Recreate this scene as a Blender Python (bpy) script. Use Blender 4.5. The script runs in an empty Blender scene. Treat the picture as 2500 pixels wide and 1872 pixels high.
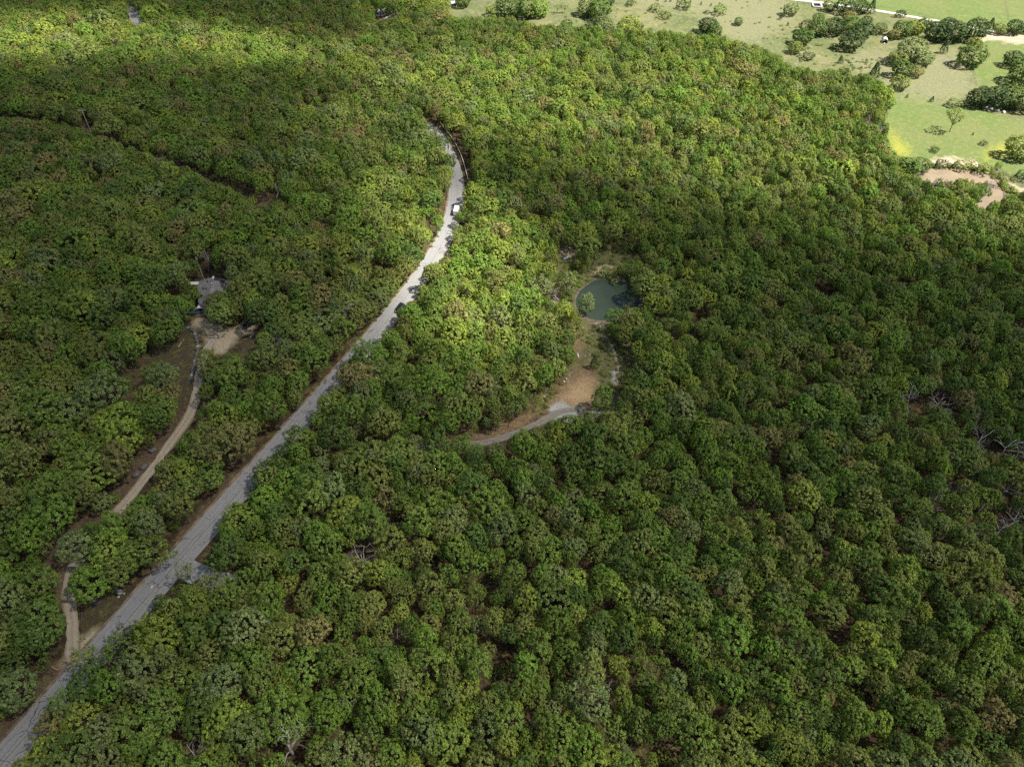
import bpy, math, random, time
import numpy as np
from mathutils import Vector, Matrix
T0 = time.time()
S = bpy.context.scene
random.seed(7); rng = np.random.default_rng(7)

# ------------------------------------------------------------------ camera
F_PX, PITCH, CAM_H = 1734.0, math.radians(44.0), 147.0
W_PX, H_PX = 2500.0, 1872.0
cam_d = bpy.data.cameras.new("camera"); cam = bpy.data.objects.new("camera", cam_d)
S.collection.objects.link(cam); S.camera = cam
cam_d.sensor_width = 36.0; cam_d.lens = 36.0 * F_PX / W_PX
cam_d.clip_start = 1.0; cam_d.clip_end = 9000.0
cam.location = (0, 0, CAM_H); cam.rotation_euler = (math.pi / 2 - PITCH, 0, 0)

# ------------------------------------------------------------------ light
SUN_EL, SUN_AZ = math.radians(56), math.radians(102)      # azimuth from +Y (away from camera) clockwise to +X (right)
sun_dir = Vector((math.sin(SUN_AZ) * math.cos(SUN_EL), math.cos(SUN_AZ) * math.cos(SUN_EL), math.sin(SUN_EL)))
sd = bpy.data.lights.new("sun", 'SUN'); sd.energy = 5.0; sd.angle = math.radians(0.5); sd.color = (1.0, 0.94, 0.83)
so = bpy.data.objects.new("sun", sd); S.collection.objects.link(so)
so.rotation_euler = (-sun_dir).to_track_quat('-Z', 'Y').to_euler(); so.location = (0, 0, 400)
w = bpy.data.worlds.new("World"); S.world = w; w.use_nodes = True
nt = w.node_tree; nt.nodes.clear()
sky = nt.nodes.new('ShaderNodeTexSky'); sky.sky_type = 'NISHITA'; sky.sun_disc = False
sky.sun_elevation = SUN_EL; sky.sun_rotation = SUN_AZ
bg = nt.nodes.new('ShaderNodeBackground'); bg.inputs['Strength'].default_value = 0.05
wo = nt.nodes.new('ShaderNodeOutputWorld')
nt.links.new(sky.outputs[0], bg.inputs['Color']); nt.links.new(bg.outputs[0], wo.inputs['Surface'])
S.view_settings.view_transform = 'Standard'; S.view_settings.look = 'None'
S.view_settings.exposure = 1.17; S.view_settings.gamma = 1.0
S.render.engine = 'CYCLES'
cy = S.cycles
cy.max_bounces = 5; cy.diffuse_bounces = 2; cy.glossy_bounces = 2; cy.transmission_bounces = 2
cy.transparent_max_bounces = 12; cy.volume_bounces = 0
cy.use_adaptive_sampling = True; cy.adaptive_threshold = 0.012
cy.use_denoising = False
cy.sample_clamp_indirect = 4.0

# ------------------------------------------------------------------ geometry of the place
def terr(x, y):
    x = np.asarray(x, float); y = np.asarray(y, float)
    a = np.clip((y - 150) / 200, 0, 1)
    return (1.3 * np.sin(x / 47 + 1.1) * np.sin(y / 61 + 0.4) + 1.8 * np.sin((x * 0.6 + y * 0.8) / 93 + 2.0)) * (0.55 + 0.45 * a)

cp, sp = math.cos(PITCH), math.sin(PITCH)
def ground(px, py, z0=0.0):
    """picture pixel of the 2500x1872 photograph -> point on the terrain (z0 above it)"""
    px = np.asarray(px, float); py = np.asarray(py, float)
    u = (px - W_PX / 2) / F_PX; v = (py - H_PX / 2) / F_PX
    dx, dy, dz = u, cp - v * sp, -sp - v * cp
    dz = np.minimum(dz, -0.02)
    z = np.zeros_like(px)
    for _ in range(6):
        t = (z + z0 - CAM_H) / dz
        x, y = dx * t, dy * t
        z = terr(x, y)
    return x, y, z + z0
def G(px, py, z0=0.0):
    x, y, z = ground(px, py, z0); return Vector((float(x), float(y), float(z)))
def proj(x, y, z):
    dz = np.asarray(z, float) - CAM_H; x = np.asarray(x, float); y = np.asarray(y, float)
    d = y * cp - dz * sp
    v = -(y * sp + dz * cp)
    return W_PX / 2 + F_PX * x / d, H_PX / 2 + F_PX * v / d, d

# rasterised layout masks (ground seen in the photograph), 1/4 resolution with a margin
MS, MG = 4.0, 40
MW, MH = int(W_PX / MS) + 2 * MG, int(H_PX / MS) + 2 * MG
gx, gy = np.meshgrid((np.arange(MW) - MG + 0.5) * MS, (np.arange(MH) - MG + 0.5) * MS)
def raster(poly):
    p = np.array(poly, float); inside = np.zeros(gx.shape, bool)
    j = len(p) - 1
    for i in range(len(p)):
        (xi, yi), (xj, yj) = p[i], p[j]
        c = ((yi > gy) != (yj > gy))
        with np.errstate(divide='ignore', invalid='ignore'):
            inside ^= c & (gx < (xj - xi) * (gy - yi) / ((yj - yi) if yj != yi else 1e-9) + xi)
        j = i
    return inside
def blur(a, r):
    a = a.astype(float)
    for _ in range(3):
        for ax in (0, 1):
            c = np.cumsum(np.concatenate([np.repeat(np.take(a, [0], ax), r + 1, ax), a, np.repeat(np.take(a, [-1], ax), r, ax)], ax), ax)
            n = a.shape[ax]
            a = (np.take(c, np.arange(2 * r + 1, 2 * r + 1 + n), ax) - np.take(c, np.arange(0, n), ax)) / (2 * r + 1)
    return a
def line_mask(pts, wd):
    m = np.zeros(gx.shape, bool); wd = wd if hasattr(wd, '__len__') else [wd] * len(pts)
    for (a, b, wa, wb) in zip(pts[:-1], pts[1:], wd[:-1], wd[1:]):
        ax, ay = a; bx, by = b; L2 = (bx - ax) ** 2 + (by - ay) ** 2
        t = np.clip(((gx - ax) * (bx - ax) + (gy - ay) * (by - ay)) / L2, 0, 1)
        m |= np.hypot(gx - ax - t * (bx - ax), gy - ay - t * (by - ay)) < wa + (wb - wa) * t
    return m
def look(m, px, py):
    i = np.clip((px / MS + MG).astype(int), 0, MW - 1); j = np.clip((py / MS + MG).astype(int), 0, MH - 1)
    return m[j, i]

ROAD_VIS = [(-160,1930),(0,1765),(48,1726),(82,1689),(104,1655),(128,1627),(155,1610),(167,1569),(159,1540),(155,1499),(140,1450),(120,1415),(115,1375),(150,1344),(190,1362),
 (172,1400),(180,1440),(205,1470),(239,1461),(285,1430),(318,1424),(352,1360),(369,1327),(419,1297),(457,1243),(500,1213),(561,1166),(615,1091),(680,1045),(704,995),(755,956),(762,912),
 (793,879),(827,857),(866,821),(921,785),(945,746),(962,715),(975,685),(1000,668),(1019,656),(1036,640),(1040,612),(1050,585),(1063,568),(1078,549),(1084,525),(1083,497),(1097,461),
 (1097,434),(1105,430),(1103,405),(1108,395),(1090,371),(1094,358),(1075,338),(1059,321),(1044,300),(1036,284),(1060,282),(1086,296),(1110,318),(1129,347),(1142,374),(1150,408),(1154,440),
 (1138,450),(1136,490),(1126,500),(1124,519),(1112,522),(1103,534),(1107,553),(1104,601),(1089,627),(1044,650),(1038,675),(1019,700),(1016,720),(998,737),(981,745),(970,762),(968,781),(947,792),(938,815),
 (924,830),(913,838),(880,840),(834,884),(836,900),(820,932),(816,960),(800,978),(774,985),(766,1011),(745,1038),(716,1057),(697,1068),(684,1086),(641,1105),(622,1150),(588,1215),(545,1250),
 (535,1289),(532,1320),(490,1350),(498,1387),(480,1410),(450,1422),(395,1422),(377,1474),(347,1489),(345,1518),(324,1515),(287,1545),(260,1568),(215,1585),(192,1635),(165,1655),(140,1685),
 (98,1712),(75,1749),(70,1791),(49,1836),(30,1872),(-40,1960)]
DRIVE_VIS = [(226,1268),(239,1239),(297,1222),(302,1176),(335,1159),(352,1138),(380,1104),(405,1049),(426,1032),(431,990),(450,961),(422,927),(418,889),(355,893),(351,948),(326,960),(300,889),(330,862),
 (380,860),(431,830),(460,795),(470,780),(476,768),(481,742),(484,710),(481,695),(465,693),(465,687),(484,687),(494,674),(519,671),(524,655),(542,655),(544,676),(555,680),(549,690),(555,691),(552,702),(544,702),
 (520,702),(500,730),(492,738),(508,742),(508,773),(522,788),(563,796),(580,782),(597,770),(614,766),(622,780),(622,837),(614,850),(595,872),(560,880),(540,860),(498,851),(481,860),(478,935),(484,969),(481,1028),(428,1066),
 (393,1116),(377,1163),(335,1222),(281,1256)]
POND_VIS = [(1430,783),(1475,802),(1494,824),(1547,832),(1543,858),(1532,900),(1509,937),(1498,968),(1500,990),(1437,1008),(1385,1020),(1351,1020),(1324,1030),(1290,1056),(1211,1076),(1185,1092),(1166,1084),
 (1136,1068),(1211,1056),(1253,1035),(1305,1022),(1309,945),(1354,941),(1392,911),(1400,885),(1403,828),(1425,800),(1436,775),(1400,735),(1375,742),(1345,735),(1345,690),(1362,640),(1365,605),(1400,605),(1405,632),(1435,650),
 (1460,640),(1468,590),(1490,584),(1530,592),(1570,622),(1520,640),(1508,660),(1500,676),(1538,692),(1560,712),(1570,735),(1566,752),(1555,758),(1530,745),(1520,760),(1487,764),(1484,785)]
CUT_LINE = [(-80,262),(0,277),(166,300),(196,313),(264,332),(332,362),(385,381),(440,402),(483,419),(543,441),(611,471),(656,494)]
CUT_W = [5,5,4,5,5,6,4,4,6,10,12,10]
FIELD_VIS = [(1085,-200),(1100,12),(1085,40),(1170,46),(1249,45),(1328,66),(1369,60),(1494,74),(1569,72),(1668,80),(1760,92),(1836,113),(1892,130),(1941,168),(1990,174),(2058,168),(2130,190),(2180,222),(2160,271),
 (2172,339),(2179,388),(2201,415),(2225,432),(2269,447),(2345,437),(2416,452),(2418,473),(2372,502),(2402,509),(2450,486),(2520,465),(2700,440),(2700,-200)]
TOPROAD_VIS = [(312,22),(336,20),(334,41),(349,70),(318,49)]
CLEAR = np.zeros(gx.shape, bool)
for p in (ROAD_VIS, DRIVE_VIS, POND_VIS, FIELD_VIS, TOPROAD_VIS): CLEAR |= raster(p)
CLEAR |= line_mask(CUT_LINE, CUT_W)
CLEAR |= line_mask([(921,52),(958,38)], 5) | line_mask([(922,36),(938,34)], 6)
for (a, b, c) in [(2000,300,0)][:0]: pass
for (x_, y_, r_) in [(1012,705,0),(2014,706,16),(2310,980,14),(1600,775,10),(1710,765,14),(1640,820,10),(2095,447,8),(1230,1590,12),(1255,1650,12),(700,1800,16),(415,1085,5),(330,950,14),(300,985,14),
        (60,1060,10),(160,965,10),(1560,1120,8),(1890,1120,8),(2060,1500,9),(1395,1840,10),(2160,1130,8),(900,1790,8),(1090,1500,10),(1480,1470,9),(940,1500,8),(1560,1850,10)]:
    if r_: CLEAR |= (np.hypot((gx - x_) * 1.25, gy - y_) < r_ * 1.7)

# ------------------------------------------------------------------ helpers
def link(o): S.collection.objects.link(o); return o
def mesh(name, v, f, mats=(), smooth=False, uv=None):
    me = bpy.data.meshes.new(name); me.from_pydata([tuple(map(float, p)) for p in v], [], [tuple(map(int, q)) for q in f])
    for m in mats: me.materials.append(m)
    if smooth: me.polygons.foreach_set('use_smooth', [True] * len(me.polygons))
    if uv is not None:
        l = me.uv_layers.new(name='UVMap'); idx = np.empty(len(me.loops), int); me.loops.foreach_get('vertex_index', idx)
        l.data.foreach_set('uv', np.asarray(uv, float)[idx].ravel())
    me.update(); return me
def obj(name, me, parent=None, loc=None):
    o = link(bpy.data.objects.new(name, me))
    if parent: o.parent = parent
    if loc is not None: o.location = loc
    return o
def tag(o, label=None, cat=None, group=None, kind=None):
    if label: o['label'] = label
    if cat: o['category'] = cat
    if group: o['group'] = group
    if kind: o['kind'] = kind
    return o
def empty(name, loc, rz=0, scale=None):
    o = link(bpy.data.objects.new(name, None)); o.location = loc; o.rotation_euler = (0, 0, rz); o.empty_display_size = 0.5
    if scale is not None: o.scale = scale
    return o
def nodes(name):
    m = bpy.data.materials.new(name); m.use_nodes = True; t = m.node_tree; b = t.nodes['Principled BSDF']
    return m, t, b
def N(t, kind, **kw):
    n = t.nodes.new(kind)
    for k, v in kw.items():
        if k.startswith('i_'):
            n.inputs[int(k[2:]) if k[2:].isdigit() else k[2:]].default_value = v
        else: setattr(n, k, v)
    return n
def mixc(t, fac, a, b, blend='MIX'):
    n = t.nodes.new('ShaderNodeMix'); n.data_type = 'RGBA'; n.blend_type = blend
    for s, v in ((0, fac), (6, a), (7, b)):
        if hasattr(v, 'links'): t.links.new(v, n.inputs[s])
        else: n.inputs[s].default_value = (v if s == 0 else (*v, 1) if len(v) == 3 else v)
    return n.outputs[2]
def ramp(t, src, stops, interp='LINEAR'):
    n = t.nodes.new('ShaderNodeValToRGB'); cr = n.color_ramp; cr.interpolation = interp
    while len(cr.elements) > 1: cr.elements.remove(cr.elements[-1])
    for i, (p, c) in enumerate(stops):
        e = cr.elements[0] if i == 0 else cr.elements.new(p)
        e.position = p; c = (c, c, c) if not hasattr(c, '__len__') else c; e.color = (*c, 1)
    t.links.new(src, n.inputs[0]); return n.outputs[0]
def math_(t, op, a, b=0.5, clamp=False):
    n = t.nodes.new('ShaderNodeMath'); n.operation = op; n.use_clamp = clamp
    for i, v in ((0, a), (1, b)):
        if hasattr(v, 'links'): t.links.new(v, n.inputs[i])
        else: n.inputs[i].default_value = v
    return n.outputs[0]
def noise(t, scale, detail=4, rough=0.6, vec=None, dist=0):
    n = N(t, 'ShaderNodeTexNoise'); n.inputs['Scale'].default_value = scale; n.inputs['Detail'].default_value = detail
    n.inputs['Roughness'].default_value = rough; n.inputs['Distortion'].default_value = dist
    if vec is None:
        tc = N(t, 'ShaderNodeNewGeometry'); vec = tc.outputs['Position']
    t.links.new(vec, n.inputs['Vector']); return n.outputs['Fac']
def simple(name, col, rough=0.7, var=0.25, scale=3.0, metal=0.0, spec=0.4, col2=None):
    m, t, b = nodes(name)
    f = noise(t, scale, 5)
    c2 = col2 or tuple(min(1, c * (1 + var)) for c in col)
    c = mixc(t, ramp(t, f, [(0.35, 0.0), (0.65, 1.0)]), tuple(c * (1 - var) for c in col), c2)
    t.links.new(c, b.inputs['Base Color']); b.inputs['Roughness'].default_value = rough
    b.inputs['Metallic'].default_value = metal; b.inputs['Specular IOR Level'].default_value = spec
    return m

# ------------------------------------------------------------------ materials
def leaf_material(name):
    m, t, b = nodes(name)
    at = N(t, 'ShaderNodeAttribute', attribute_name='tint', attribute_type='INSTANCER')
    tone = N(t, 'ShaderNodeAttribute', attribute_name='tone')
    geo = N(t, 'ShaderNodeNewGeometry')
    r = ramp(t, geo.outputs['Random Per Island'], [(0, 0.6), (0.6, 1.0), (1.0, 1.6)])
    c = mixc(t, 1.0, at.outputs['Color'], r, 'MULTIPLY')
    c = mixc(t, 1.0, c, ramp(t, tone.outputs['Fac'], [(0, (0.78, 0.8, 0.85)), (1, (1.25, 1.2, 1.0))]), 'MULTIPLY')
    t.links.new(c, b.inputs['Base Color']); b.inputs['Roughness'].default_value = 0.6; b.inputs['Specular IOR Level'].default_value = 0.18
    tr = N(t, 'ShaderNodeBsdfTranslucent'); t.links.new(mixc(t, 1.0, c, (1.1, 1.25, 0.5), 'MULTIPLY'), tr.inputs['Color'])
    mx = N(t, 'ShaderNodeMixShader'); mx.inputs[0].default_value = 0.22
    t.links.new(b.outputs[0], mx.inputs[1]); t.links.new(tr.outputs[0], mx.inputs[2])
    t.links.new(mx.outputs[0], t.nodes['Material Output'].inputs['Surface'])
    return m
M_LEAF = leaf_material('leaves')
M_BARK = simple('bark', (0.085, 0.07, 0.055), 0.9, 0.4, 4)
M_DEAD = simple('bleached_wood', (0.38, 0.36, 0.33), 0.85, 0.3, 3)
M_TWIG = simple('grey_twigs', (0.24, 0.22, 0.19), 0.9, 0.3, 3)

# ------------------------------------------------------------------ ground with painted-in cover types (their own colours)
def wmask(polys, r=1):
    m = np.zeros(gx.shape, bool)
    for p in polys: m |= raster(p)
    return blur(m, r)
PASTURE = wmask([[(2160,-200),(2019,6),(2140,24),(2300,50),(2330,70),(2380,110),(2375,165),(2388,215),(2500,240),(2800,300),(2800,-200)],
                 [(2170,222),(2250,232),(2330,262),(2400,270),(2460,290),(2700,330),(2700,440),(2500,430),(2440,410),(2380,395),(2300,385),(2180,400),(2150,300)]], 1)
MEADOW = wmask([[(1060,-200),(1080,50),(1330,90),(1500,110),(1900,180),(2100,260),(2190,330),(2190,440),(2300,480),(2700,520),(2700,-200)]], 3)
DRYG = wmask([[(1480,-60),(1700,-60),(1960,10),(1940,60),(1840,110),(1760,90),(1700,30),(1560,20)],[(2150,205),(2190,160),(2230,120),(2330,130),(2360,165),(2385,215),(2330,255),(2200,235)],
              [(2060,130),(2180,125),(2170,190),(2080,180)]], 4)
FLOWER = wmask([[(2168,305),(2185,330),(2205,350),(2225,362),(2215,385),(2185,380),(2175,360)],[(2395,380),(2420,366),(2460,348),(2478,350),(2470,370),(2430,385),(2405,392)],[(2165,300),(2178,312),(2176,320),(2166,320)]], 2)
SAND = wmask([[(2250,412),(2262,398),(2290,384),(2330,386),(2380,390),(2420,408),(2450,440),(2480,455),(2540,470),(2540,478),(2480,470),(2448,460),(2425,430),(2390,415),(2320,404)],
              [(2388,90),(2420,80),(2500,84),(2560,88),(2560,112),(2480,106),(2420,100),(2392,104)],[(2396,262),(2430,262),(2450,272),(2420,276)],
              [(1440,672),(1455,655),(1480,645),(1508,648),(1512,662),(1490,658),(1470,664),(1462,676)],[(1565,705),(1575,730),(1570,755),(1560,762),(1563,735)],
              [(1440,781),(1484,783),(1478,800),(1455,800)],[(1342,680),(1362,690),(1372,735),(1350,738)],[(1362,606),(1400,604),(1404,625),(1375,632)]], 1)
TAN = wmask([[(468,782),(480,772),(512,777),(530,800),(560,806),(585,796),(605,775),(622,780),(622,812),(600,812),(575,830),(552,858),(538,868),(520,858),(505,830),(488,806),(470,796)],
             [(158,1622),(170,1580),(195,1550),(250,1530),(300,1490),(330,1480),(300,1530),(240,1590),(180,1660),(150,1650)]], 1)
REDDIRT = wmask([[(1330,1000),(1360,950),(1400,905),(1440,890),(1455,910),(1460,960),(1440,1000),(1390,1010)],[(524,650),(545,650),(546,680),(524,680)],[(150,1345),(200,1340),(210,1375),(175,1400),(165,1480),(150,1480),(145,1400)],
                 [(1395,785),(1420,800),(1420,870),(1395,880)],[(1120,1050),(1310,1010),(1320,940),(1335,950),(1330,1010),(1290,1040),(1180,1075),(1120,1085)]], 2)
BRUSH = wmask([[(1330,560),(1600,560),(1640,640),(1640,900),(1560,1000),(1480,1010),(1380,950),(1390,800),(1330,760)]], 4)
LAWN = wmask([[(340,880),(440,820),(480,800),(490,870),(470,960),(440,1000),(420,1000),(380,940)],[(545,700),(640,700),(640,800),(600,780),(550,790)],[(560,870),(620,810),(640,880),(560,900)],
              [(840,880),(1090,500),(1100,500),(1060,600),(1000,700),(860,860)],[(700,1010),(840,860),(870,850),(720,1020)],[(210,1480),(290,1420),(340,1480),(250,1530),(205,1540)]], 3)
BROWN = wmask([[(100,1480),(100,1330),(240,1230),(300,1170),(420,1000),(470,960),(420,1090),(300,1240),(210,1340),(180,1480)],[(290,860),(360,860),(360,960),(290,980)],[(600,1120),(330,1420),(400,1440),(640,1150)],
               [(-100,1930),(-100,1800),(130,1600),(160,1640),(0,1830)],[(-100,250),(0,262),(300,330),(560,430),(680,480),(680,520),(560,470),(300,370),(-100,290)]], 3)
GRAVEL = wmask([[(1346,985),(1375,980),(1395,992),(1430,998),(1500,1005),(1440,1020),(1385,1032),(1345,1024)],[(1490,900),(1506,905),(1500,950),(1490,950)]], 1)
GOLD = wmask([[(1395,940),(1425,925),(1450,930),(1452,970),(1430,990),(1385,990),(1372,975)]], 3)
lay = {'gravel': GRAVEL, 'gold': GOLD, 'pasture': PASTURE, 'meadow': MEADOW, 'dry': DRYG, 'flower': FLOWER, 'sand': SAND, 'tan': TAN, 'red': REDDIRT, 'brush': BRUSH, 'lawn': LAWN, 'brown': BROWN}

def grid_axis(lo, hi, step, outer, n_out):
    a = np.arange(lo, hi + step, step)
    g = np.geomspace(step, outer, n_out)
    return np.concatenate([(lo - np.cumsum(g))[::-1], a, hi + step + np.cumsum(g)])
def build_ground():
    xs = grid_axis(-420, 440, 2.2, 800, 12); ys = grid_axis(10, 560, 2.2, 800, 12)
    X, Y = np.meshgrid(xs, ys); Z = terr(X, Y)
    fade = np.clip(1 - (np.hypot(X, Y - 280) - 700) / 800, 0, 1); Z = Z * fade
    nx, ny = len(xs), len(ys)
    PX, PY, D = proj(X, Y, Z)
    behind = (D < 5)
    PX = np.where(behind, 1250, PX); PY = np.where(behind, 3000, PY)
    # pond basins
    v = np.stack([X, Y, Z], -1).reshape(-1, 3)
    i = np.arange(nx * ny).reshape(ny, nx)
    f = np.stack([i[:-1, :-1], i[:-1, 1:], i[1:, 1:], i[1:, :-1]], -1).reshape(-1, 4)
    me = mesh('ground', [], []); me.clear_geometry()
    me.vertices.add(len(v)); me.vertices.foreach_set('co', v.ravel())
    me.loops.add(f.size); me.loops.foreach_set('vertex_index', f.ravel())
    me.polygons.add(len(f)); me.polygons.foreach_set('loop_start', np.arange(0, f.size, 4)); me.polygons.foreach_set('loop_total', np.full(len(f), 4))
    me.update(calc_edges=True); me.validate()
    me.polygons.foreach_set('use_smooth', [True] * len(f))
    for k, m in lay.items():
        a = me.attributes.new(k, 'FLOAT', 'POINT'); a.data.foreach_set('value', look(m, PX, PY).ravel().astype(np.float32))
    m, t, b = nodes('ground_cover')
    big = noise(t, 0.03, 5); mid = noise(t, 0.25, 6, 0.65); fine = noise(t, 1.6, 5, 0.7)
    litter = mixc(t, ramp(t, mid, [(0.35, 0), (0.65, 1)]), (0.050, 0.034, 0.024), (0.095, 0.062, 0.042))
    litter = mixc(t, ramp(t, fine, [(0.5, 0), (0.75, 0.7)]), litter, (0.055, 0.062, 0.022))
    col = litter
    def layer(col, name, c, edge=0.35, jit=0.9, amp=None):
        a = N(t, 'ShaderNodeAttribute', attribute_name=name)
        n = amp if amp is not None else mid
        s = math_(t, 'ADD', a.outputs['Fac'], math_(t, 'MULTIPLY', math_(t, 'SUBTRACT', n, 0.5), jit))
        return mixc(t, ramp(t, s, [(0.5 - edge * .5, 0), (0.5 + edge * .5, 1)]), col, c)
    grass_m = mixc(t, ramp(t, mid, [(0.3, 0), (0.7, 1)]), (0.085, 0.12, 0.045), (0.145, 0.16, 0.08))
    grass_m = mixc(t, ramp(t, big, [(0.42, 0), (0.62, 1)]), grass_m, (0.20, 0.19, 0.10))
    blot = noise(t, 0.09, 6, 0.7, None, 0.6)
    grass_m = mixc(t, ramp(t, blot, [(0.5, 0), (0.58, .75)]), grass_m, (0.075, 0.105, 0.05))
    grass_m = mixc(t, ramp(t, noise(t, 0.14, 6, 0.75, None, 0.4), [(0.55, 0), (0.65, .7)]), grass_m, (0.30, 0.26, 0.17))
    grass_p = mixc(t, ramp(t, mid, [(0.3, 0), (0.7, 1)]), (0.105, 0.155, 0.044), (0.14, 0.185, 0.070))
    grass_p = mixc(t, ramp(t, big, [(0.45, 0), (0.6, 0.7)]), grass_p, (0.158, 0.172, 0.072))
    col = layer(col, 'meadow', mixc(t, ramp(t, fine, [(0.4, 0), (0.8, 1)]), grass_m, (0.10, 0.12, 0.055)))
    col = layer(col, 'pasture', grass_p, 0.2, 0.3)
    col = layer(col, 'dry', mixc(t, ramp(t, fine, [(0.35, 0), (0.7, 1)]), (0.12, 0.145, 0.068), (0.26, 0.235, 0.16)), 0.6, 1.6, mid)
    col = layer(col, 'brush', mixc(t, ramp(t, fine, [(0.35, 0), (0.65, 1)]), (0.075, 0.088, 0.036), (0.155, 0.135, 0.075)), 0.5, 0.8)
    col = layer(col, 'lawn', mixc(t, ramp(t, fine, [(0.3, 0), (0.7, 1)]), (0.060, 0.055, 0.030), (0.115, 0.092, 0.058)), 0.5, 0.8)
    col = layer(col, 'brown', mixc(t, ramp(t, fine, [(0.3, 0), (0.7, 1)]), (0.085, 0.058, 0.04), (0.165, 0.115, 0.082)), 0.5, 0.8)
    col = layer(col, 'red', mixc(t, ramp(t, fine, [(0.35, 0), (0.7, 1)]), (0.13, 0.085, 0.052), (0.29, 0.20, 0.13)), 0.7, 0.7)
    col = layer(col, 'sand', mixc(t, ramp(t, mid, [(0.35, 0), (0.7, 1)]), (0.34, 0.26, 0.19), (0.52, 0.44, 0.35)), 0.4, 1.0)
    col = layer(col, 'tan', mixc(t, ramp(t, fine, [(0.3, 0), (0.7, 1)]), (0.38, 0.30, 0.20), (0.55, 0.46, 0.33)), 0.7, 0.9)
    col = layer(col, 'gold', mixc(t, ramp(t, fine, [(0.3, 0), (0.7, 1)]), (0.30, 0.19, 0.10), (0.50, 0.37, 0.23)), 0.7, 1.1)
    col = layer(col, 'gravel', mixc(t, ramp(t, fine, [(0.3, 0), (0.7, 1)]), (0.24, 0.245, 0.24), (0.40, 0.40, 0.39)), 0.4, 1.3)
    col = layer(col, 'flower', (0.29, 0.29, 0.055), 1.0, 2.8, noise(t, 0.5, 6, 0.8))
    t.links.new(col, b.inputs['Base Color']); b.inputs['Roughness'].default_value = 0.95; b.inputs['Specular IOR Level'].default_value = 0.1
    bp = N(t, 'ShaderNodeBump'); bp.inputs['Strength'].default_value = 0.7; bp.inputs['Distance'].default_value = 0.5
    t.links.new(fine, bp.inputs['Height']); t.links.new(bp.outputs[0], b.inputs['Normal'])
    me.materials.append(m)
    return tag(obj('ground', me), kind='structure')
build_ground()

# ------------------------------------------------------------------ strips: road, driveway, tracks
def smooth_path(P, n=3):
    P = [np.array(p, float) for p in P]
    for _ in range(n):
        Q = [P[0]]
        for a, b in zip(P[:-1], P[1:]): Q += [a * .75 + b * .25, a * .25 + b * .75]
        Q.append(P[-1]); P = Q
    return np.array(P)
def resample(P, step):
    d = np.concatenate([[0], np.cumsum(np.hypot(*np.diff(P, axis=0).T))]); n = max(2, int(d[-1] / step))
    s = np.linspace(0, d[-1], n + 1); return np.stack([np.interp(s, d, P[:, 0]), np.interp(s, d, P[:, 1])], 1), s
def normals(P):
    T = np.gradient(P, axis=0); T /= np.linalg.norm(T, axis=1)[:, None]
    return T, np.stack([T[:, 1], -T[:, 0]], 1)              # right-hand side normal
def strip(name, P, s, half, m, lift=0.05, nacross=6, wob=0.0, seed=0, off=0.0):
    T, R = normals(P); r = np.random.default_rng(seed); n = len(P)
    half = np.broadcast_to(half, (n,)).astype(float)
    def wobble():
        k = r.normal(size=n + 8); k = np.convolve(k, np.ones(4) / 4, 'same')[:n]; return k * wob
    L, Rr = half + wobble(), half + wobble()
    v, uv, f = [], [], []
    for i in range(n):
        for j in range(nacross + 1):
            a = j / nacross; o = -L[i] * (1 - a) + Rr[i] * a + off
            x, y = P[i] + R[i] * o
            z = terr(x, y) + lift
            v.append((x, y, z)); uv.append((o, s[i]))
    k = nacross + 1
    for i in range(n - 1):
        for j in range(nacross): f.append((i * k + j, i * k + j + 1, (i + 1) * k + j + 1, (i + 1) * k + j))
    return mesh(name, v, f, [m], True, uv)
HALF = 3.3
left_px = [(-150,1985),(0,1815),(240,1545),(382,1389),(463,1299),(524,1224),(729,1007),(878,835),(943,760),(1020,660),(1047,625),(1073,574),(1088,532),(1095,502),(1098,481)]
right_px = [(1136,460),(1135,439),(1129,417),(1119,385),(1105,355),(1088,331),(1068,307),(1054,295),(1040,287)]
A = np.array([[float(c) for c in ground(x, y)[:2]] for x, y in left_px]); B = np.array([[float(c) for c in ground(x, y)[:2]] for x, y in right_px])
cen = np.concatenate([A + normals(A)[1] * HALF, B - normals(B)[1] * HALF])
last = cen[-1]; cen = np.concatenate([cen, [last + (-14, 5), last + (-34, 9), last + (-60, 12)]])
for _ in range(3): cen[1:-1] = cen[1:-1] * .5 + (cen[:-2] + cen[2:]) * .25
ROAD, ROAD_S = resample(smooth_path(cen, 2), 1.5)

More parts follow.
